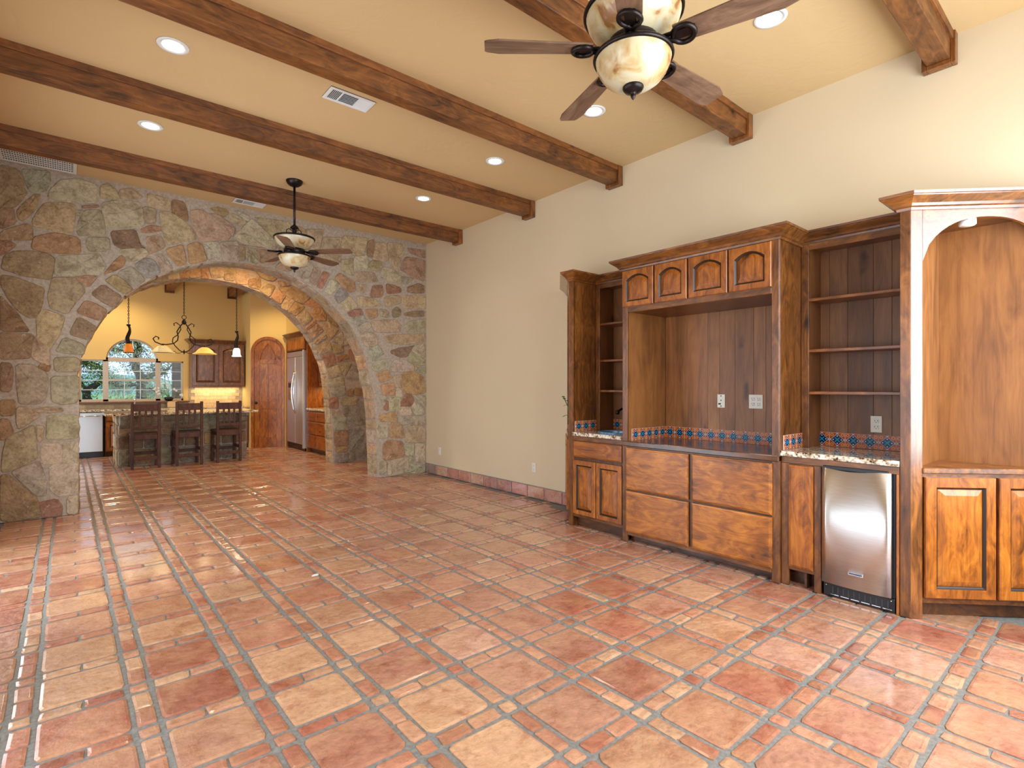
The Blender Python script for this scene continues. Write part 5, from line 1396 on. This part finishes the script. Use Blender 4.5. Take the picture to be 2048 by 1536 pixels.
# east run: drawers, worktop, wall cabinets
de = thing('drawer_cabinet', 'brown kitchen drawer cabinet behind the right foot of the arch', 'cabinet', (4.1, 10.4, 0))
MB().box(3.84, 9.60, .09, 4.44, 11.19, .875).build('carcass', M['frame_v'], de)
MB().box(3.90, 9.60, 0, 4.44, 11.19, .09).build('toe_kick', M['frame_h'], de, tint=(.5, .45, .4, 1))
for k in range(3):
    y = 11.17 - k * .53
    for z0, z1 in ((.11, .37), (.385, .64), (.655, .845)):
        drawer(de, (3.84, y, z0), *FACE, .51, z1 - z0, M['amber_h'], tint=(.85, .75, .65, 1))
ct = MB(); rr = random.Random(3)
ct.rings([[(3.80 + rr.uniform(-.008, .008), y, .878), (3.797 + rr.uniform(-.008, .008), y, .90), (3.81, y, .918), (4.44, y, .918), (4.44, y, .878)] for y in [9.58 + 1.61 * k / 20 for k in range(21)]])
tag(ct.build('drawer_worktop', M['granite'], loc=(4.1, 10.4, .9)), 'granite worktop on the drawer cabinet beside the refrigerator', 'worktop')
ue = thing('wall_cabinet', 'brown wall cabinet above the drawer worktop beside the refrigerator', 'cabinet', (4.25, 10.4, 1.36))
MB().box(4.08, 9.60, 1.36, 4.44, 11.19, 2.44).build('carcass', M['amber_v'], ue, bevel=.003, tint=(.7, .6, .5, 1))
for k in range(3): door(ue, (4.08, 11.17 - k * .53, 1.38), *FACE, .51, 1.04, M['amber_v'], fr=.07, tint=(.7, .6, .5, 1))
lamp('undercabinet_lamp', 'AREA', (4.26, 10.7, 1.35), 6.0, (1, .74, .30), (0, 0, 0), (.06, .9))

# island
isl = thing('kitchen_island', 'stone-faced kitchen island behind the three stools', 'island', (1.65, 11.35, 0))
MB().box(.64, 11.09, 0, 2.64, 11.80, .872).build('core', M['mortar'], isl)
IS = random.Random(14)
def fI(u, v, o): return (u, 11.09 - o, v)
def island_face(fn, x0, x1, codes):
    z = 0.01; hs = (.28, .24, .20, .145)
    for hh in hs:
        x = x0
        while x < x1 - .05:
            w = min(IS.uniform(.2, .42), x1 - x)
            if x1 - x - w < .12: w = x1 - x
            j = lambda: IS.uniform(-.03, .03)
            put_stone([(x + .006, z + .006), (x + w - .006, z + .006 + abs(j()) * .5), (x + w - .006 + j() * .6, z + hh - .006), (x + .006, z + hh - .006 - abs(j()) * .4)], IS.choice(codes), fn, isl, depth=IS.uniform(.014, .03))
            x += w
        z += hh
island_face(fI, .64, 2.64, 'qqgbdt')
island_face(lambda u, v, o: (.64 - o, u, v), 11.09, 11.80, 'gbt')
it = MB(); rr = random.Random(12)
xs = [.46 + 2.30 * k / 40 for k in range(41)]
it.rings([[(x, 10.74 + rr.uniform(-.008, .008), .880), (x, 10.735 + rr.uniform(-.010, .010), .900), (x, 10.75 + rr.uniform(-.005, .005), .922), (x, 11.88, .922), (x, 11.88, .880)] for x in xs])
tag(it.build('island_worktop', M['granite'], loc=(1.6, 11.3, .9)), 'long pale granite worktop with chipped edge on the stone island', 'worktop')
for x in (.66, 2.46):
    MB().prism([(11.09, .62), (11.09, .878), (10.80, .878), (10.82, .82), (10.90, .80), (10.94, .72), (11.0, .70)], lambda u, v, h: (h, u, v), x, x + .15).build('corbel', M['stone'], isl, bevel=.008, tint=lin(160, 156, 140))

# bar stools: backs towards the room
def stool_parts(t):
    w, d = .185, .19
    def post(x, y0, y1, z1, nm): return MB().obox((x, (y0 + y1) / 2, 0), EX, EY, EZ, -.021, .021, -.021, .021, 0, z1).build(nm, M['stool'], t, bevel=.004)
    for x in (-w, w):
        bk = MB().obox((x, -d, 0), EX, EY, EZ, -.022, .022, -.02, .02, 0, 1.105).build('back_leg', M['stool'], t, bevel=.005)
        post(x, d, d, .55, 'front_leg')
    MB().box(-w - .03, -d + .02, .545, w + .03, d + .025, .585).build('seat', M['stool'], t, bevel=.006)
    MB().box(-w + .022, -d - .014, .485, w - .022, -d + .014, .560).build('seat_apron', M['stool'], t, bevel=.003)
    b = t
    MB().box(-w + .02, -d - .014, .955, w - .02, -d + .014, 1.075).build('top_rail', M['stool'], b, bevel=.004)
    MB().box(-w + .02, -d - .014, .655, w - .02, -d + .014, .70).build('lower_rail', M['stool'], b, bevel=.004)
    for x in (-.085, 0, .085): MB().box(x - .016, -d - .009, .695, x + .016, -d + .009, .96).build('slat', M['stool'], b, bevel=.002)
    MB().box(-w + .02, -d - .012, .145, w - .02, -d + .012, .20).build('stretcher', M['stool'], t, bevel=.003)
    MB().box(-w + .02, d - .012, .20, w - .02, d + .012, .25).build('stretcher', M['stool'], t, bevel=.003)
    for x in (-w, w): MB().box(x - .012, -d + .02, .24, x + .012, d - .02, .29).box(x - .012, -d + .02, .49, x + .012, d - .02, .545).build('side_stretcher', M['stool'], t, bevel=.003)
SL = ['dark wooden bar stool at the island end by the dishwasher', 'middle dark wooden bar stool between the two others at the island', 'dark wooden bar stool at the island end by the pantry door']
st0 = thing('bar_stool', SL[0], 'stool', (0, 0, 0), 'bar stools at the island'); stool_parts(st0)
for k, (x, y, a) in enumerate(((1.00, 10.82, -2), (1.615, 10.82, 1), (2.232, 10.82, 2))):
    o = st0 if k == 0 else copy_tree(st0)
    o.location = (x, y, 0); o.rotation_euler = (0, 0, R(a)); o['label'] = SL[k]

# hanging lights over the island
def chain(t, x, y, z0, z1):
    m = MB(); z = z0; k = 0
    while z < z1:
        pts = []
        for q in range(10):
            a = 2 * PI * q / 10; u = .009 * math.cos(a); v = .020 * math.sin(a)
            pts.append((x + (u if k % 2 else 0), y + (0 if k % 2 else u), z + .02 + v))
        m.tube(pts, .0045, 5, closed=True); z += .031; k += 1
    c = m.build('chain', M['iron'], t)
    MB().lathe([(.0, ZC - .03), (.05, ZC - .025), (.06, ZC - .004), (.06, ZC)], (x, y, 0), 18).build('canopy', M['iron'], t)
M['amberglass'] = emit('amber_glass', lin(214, 120, 30), 0.55); M['litglass'] = emit('lit_white_glass', (1, .9, .72, 1), 4.0)
M['shade_a'] = emit('marbled_glass_pale', lin(220, 200, 150), 0.35); M['shade_b'] = emit('marbled_glass_amber', lin(232, 176, 90), 0.7)
def pendant(x, y, label, gl, energy, col):
    t = thing('pendant_light', label, 'light', (x, y, ZC), 'pendant lights over the island')
    chain(t, x, y, 2.43, ZC - .03)
    pts = [(x + .018 * math.sin(k / 9 * 2 * PI) , y, 2.42 - .32 * k / 9) for k in range(10)]
    MB().tube(pts, [.022, .018, .018, .024, .028, .028, .030, .034, .036, .034], 12).lathe([(.0, .02), (.03, .015), (.032, 0), (.02, -.02)], (x, y, 2.42), 12).build('horn_stem', M['iron'], t)
    MB().lathe([(.03, 2.105), (.05, 2.09), (.062, 2.05), (.064, 2.0), (.066, 1.97), (.078, 1.95)], (x, y, 0), 24).build('glass_shade', M[gl], t)
    MB().tube([(x + .078 * math.cos(2 * PI * k / 28), y + .078 * math.sin(2 * PI * k / 28), 1.95) for k in range(28)], .006, 6, closed=True).build('shade_rim', M['iron'] if gl == 'amberglass' else M['litglass'], t)
    if energy: lamp('pendant_lamp', 'POINT', (x, y, 1.92), energy, col, radius=.05)
pendant(.80, 11.2, 'amber glass pendant light with dark horn stem in front of the arched window', 'amberglass', 1.2, (1, .7, .35))
pendant(2.49, 11.2, 'glowing white pendant light with dark horn stem in front of the wall cabinet', 'litglass', 3, (1, .85, .6))
ch = thing('island_chandelier', 'scrolled wrought iron island chandelier with two glass dome shades', 'chandelier', (1.62, 11.2, ZC))
cx, cy = 1.62, 11.2
chain(ch, cx, cy, 2.66, ZC - .03)
MB().tube([(cx + .035 * math.cos(2 * PI * k / 16), cy, 2.625 + .035 * math.sin(2 * PI * k / 16)) for k in range(16)], .006, 6, closed=True).lathe([(.0, 2.60), (.012, 2.59), (.03, 2.565), (.04, 2.53), (.03, 2.50), (.0, 2.49)], (cx, cy, 0), 14).build('hub', M['iron'], ch)
for s_ in (-1, 1):
    a1 = [(s_ * .03, 2.50), (s_ * .07, 2.44), (s_ * .11, 2.36), (s_ * .09, 2.27), (s_ * .10, 2.20), (s_ * .16, 2.14), (s_ * .27, 2.115), (s_ * .36, 2.12), (s_ * .44, 2.155), (s_ * .47, 2.21), (s_ * .43, 2.255), (s_ * .385, 2.235), (s_ * .39, 2.20)]
    MB().tube([(cx + u, cy, z) for u, z in a1], .0105, 7).build('scroll_arm', M['iron'], ch)
    a2 = [(s_ * .15, 2.46), (s_ * .16, 2.50), (s_ * .12, 2.52), (s_ * .06, 2.47), (s_ * .05, 2.40), (s_ * .10, 2.30), (s_ * .17, 2.24), (s_ * .18, 2.17), (s_ * .14, 2.10), (s_ * .07, 2.02), (s_ * .02, 1.99)]
    MB().tube([(cx + u, cy, z) for u, z in a2], .0085, 7).build('scroll_arm', M['iron'], ch)
    a3 = [(s_ * .03, 1.99), (s_ * .08, 1.965), (s_ * .13, 1.975), (s_ * .14, 2.0), (s_ * .20, 1.99)]
    MB().tube([(cx + u, cy, z) for u, z in a3], .005, 6).build('scroll_arm', M['iron'], ch)
    sx = cx + s_ * .33
    MB().lathe([(.02, 2.125), (.022, 2.10), (.05, 2.09)], (sx, cy, 0), 14).build('shade_holder', M['iron'], ch)
    sh = MB().lathe([(.04, 2.095), (.08, 2.075), (.12, 2.04), (.15, 2.0), (.195, 1.975), (.198, 1.968), (.148, 1.994), (.115, 2.034), (.04, 2.085)], (sx, cy, 0), 32).build('glass_shade', M['shade_a' if s_ < 0 else 'shade_b'], ch)
    MB().tube([(sx + .168 * math.cos(2 * PI * k / 36), cy + .168 * math.sin(2 * PI * k / 36), 1.983) for k in range(36)], .007, 6, closed=True).build('shade_band', M['iron'], sh)
    lamp('chandelier_lamp', 'POINT', (sx, cy, 1.97), 2.5, (1, .78, .48), radius=.1)
MB().lathe([(.0, 2.04), (.008, 2.03), (.012, 2.01), (.04, 1.995), (.012, 1.98), (.008, 1.96), (.0, 1.945)], (cx, cy, 0), 14).build('finial', M['iron'], ch)
# recessed kitchen lamps (out of sight behind the arch)
for x, y in ((.7, 12.55), (2.3, 10.2), (3.3, 11.6)):
    lamp('kitchen_recessed_lamp', 'SPOT', (x, y, ZC - .03), 130, (1, .80, .44), spot=R(140), radius=.08)

# ------------------------------------------------------------------ outside the kitchen window
tag(MB().add([(-60, 14.2, -.6), (80, 14.2, -.6), (80, 90, .3), (-60, 90, .3)], [(0, 1, 2, 3)]).build('grass_field', simple('field_green', lin(120, 150, 92), .9, noise_amt=.3, nscale=.4), recalc=False), 'green field beyond the kitchen window', 'field')
bpy.data.objects['grass_field']['kind'] = 'structure'; del bpy.data.objects['grass_field']['category']
hm = MB(); rr = random.Random(2)
for k in range(60):
    x = -120 + 4.5 * k; hm_h = 2.6 + 1.6 * math.sin(k * .35) + .8 * math.sin(k * .9)
    hm.add([], [])
ringsh = []
for k in range(61):
    x = -120 + 4.5 * k; h = 3.2 + 1.5 * math.sin(k * .35) + .7 * math.sin(k * .9 + 1)
    ringsh.append([(x, 88, -1), (x, 95, h * .6), (x, 105, h), (x, 130, h * .9), (x, 131, -1)])
hl = hm.rings(ringsh, smooth=True).build('far_hills', simple('hazy_green_hill', lin(126, 164, 150), .95, noise_amt=.15, nscale=.3))
hl['kind'] = 'structure'
M['bark'] = simple('oak_bark', lin(58, 48, 40), .9, noise_amt=.4, nscale=14)
M['oakleaf'] = simple('oak_leaf', lin(116, 136, 58), .7, noise_amt=.35, nscale=3)
M['oakleaf2'] = simple('oak_leaf_pale', lin(140, 148, 84), .7, noise_amt=.3, nscale=3)
def oak(label, loc, limbs, lm, seed, nleaf, spread, far=1.0):
    limbs = [([(p[0] * far, p[1] * far, H + (p[2] - H) * far) for p in pts], a * far, b * far, nm) for pts, a, b, nm in limbs]
    t = thing('oak_tree', label, 'tree', loc, 'oak trees outside the window')
    rr = random.Random(seed); tips = []
    for pts, r0, r1, nm in limbs:
        P = [Vector(p) for p in pts]; n = len(P); q = []
        for i in range(n - 1):
            for s in range(4): q.append(P[i].lerp(P[i + 1], s / 4) + Vector((rr.uniform(-.02, .02), rr.uniform(-.02, .02), rr.uniform(-.02, .02))))
        q.append(P[-1]); m = len(q)
        MB().tube(q, [r0 + (r1 - r0) * i / (m - 1) for i in range(m)], 8).build(nm, M['bark'], t)
        if nm != 'trunk': tips += q[2:]
    tw = MB(); lf = MB()
    for k in range(nleaf // 14):
        b = rr.choice(tips); d = Vector((rr.gauss(0, 1), rr.gauss(0, .8), rr.gauss(-.1, .8))).normalized() * rr.uniform(.15, spread)
        mid = b + d * .5 + Vector((0, 0, rr.uniform(-.06, .06))); tw.tube([b, mid, b + d], [.010, .006, .003], 4)
        for q in range(14):
            s = rr.uniform(.35, 1.1); p = b + d * s + Vector((rr.gauss(0, .07), rr.gauss(0, .07), rr.gauss(0, .06)))
            u = Vector((rr.gauss(0, 1), rr.gauss(0, 1), rr.gauss(0, 1))).normalized() * rr.uniform(.018, .034); v = u.orthogonal().normalized() * u.length * .5
            lf.add([p - u, p + v, p + u, p - v], [(0, 1, 2, 3)])
    o = tw.build('twigs', M['bark'], t, recalc=False); o['kind'] = 'stuff'
    o = lf.build('foliage', lm, t, recalc=False); o['kind'] = 'stuff'
oak('big gnarled oak trunk forking behind the middle window panes', (1.47, 17, -.5), [
    ([(1.50, 17, -.6), (1.47, 17, 1.0), (1.49, 17, 1.45), (1.45, 17, 1.68)], .13, .10, 'trunk'),
    ([(1.45, 17, 1.66), (1.38, 17, 1.88), (1.34, 17.0, 2.08), (1.47, 17.1, 2.36), (1.42, 17.1, 2.52), (1.2, 17.1, 2.58), (.9, 17.2, 2.50)], .10, .03, 'limb'),
    ([(1.49, 17, 1.48), (1.60, 17, 1.58), (1.78, 17, 1.72), (1.86, 17, 1.9), (1.9, 17.1, 2.15)], .08, .03, 'limb'),
    ([(1.78, 17, 1.70), (2.0, 17.1, 1.74), (2.2, 17.2, 1.95)], .05, .02, 'limb'),
    ([(1.5, 17, 1.36), (1.3, 16.9, 1.42), (1.05, 16.9, 1.36), (.9, 16.9, 1.42)], .035, .015, 'limb'),
    ([(1.5, 17, 1.25), (1.7, 16.9, 1.30), (1.9, 16.9, 1.22)], .03, .015, 'limb')], M['oakleaf2'], 4, 4200, .55)
oak('leafy oak with curling branches behind the window pane closest to the arch foot', (.35, 17, -.5), [
    ([(.40, 17.2, -.6), (.38, 17.1, 1.05), (.34, 17, 1.24), (.5, 17, 1.38), (.60, 17, 1.46)], .10, .07, 'trunk'),
    ([(.60, 17, 1.44), (.69, 17, 1.64), (.63, 17, 1.86), (.46, 17, 1.95), (.30, 17, 2.0), (.15, 17.1, 2.15)], .055, .04, 'limb'),
    ([(.30, 17, 1.98), (.20, 17, 2.1), (.45, 17.1, 2.3), (.8, 17.1, 2.36), (1.1, 17.1, 2.3)], .05, .02, 'limb'),
    ([(.36, 17, 1.3), (.2, 17.1, 1.5), (.1, 17.1, 1.7)], .04, .02, 'limb'),
    ([(.60, 17, 1.5), (.85, 17, 1.45), (1.05, 16.9, 1.52)], .03, .012, 'limb')], M['oakleaf'], 9, 5200, .48, 1.13)
sh = MB(); rr = random.Random(31)
tw = thing('garden_shrubs', 'green shrubbery below the kitchen window', 'shrub', (1.0, 19, -.5))
for k in range(5200):
    p = Vector((rr.uniform(-.9, 4.2), rr.uniform(20.6, 22.6), rr.uniform(-.5, .95 + .25 * math.sin(k)))); u = Vector((rr.gauss(0, 1), rr.gauss(0, 1), rr.gauss(0, 1))).normalized() * .05; v = u.orthogonal().normalized() * .03
    sh.add([p - u, p + v, p + u, p - v], [(0, 1, 2, 3)])
o = sh.build('foliage', M['oakleaf'], tw, recalc=False); o['kind'] = 'stuff'
pc = thing('patio_column', 'brown stone patio column outside the last window pane', 'column', (2.09, 15.4, -.5))
MB().box(1.99, 15.3, -.6, 2.17, 15.5, 3.2).build('core', M['mortar'], pc)
z = .9
while z < 2.1:
    h = rr.uniform(.08, .16); MB().box(1.975, 15.285, z + .005, 2.185, 15.3, z + h - .005).box(1.975, 15.285, z + .005, 1.99, 15.5, z + h - .005).build('stone', M['stone'], pc, bevel=.004, tint=lin(*[v * rr.uniform(.8, 1.1) for v in (118, 92, 60)])); z += h

# clean up helper properties
for o in bpy.data.objects:
    if '_w' in o: del o['_w']
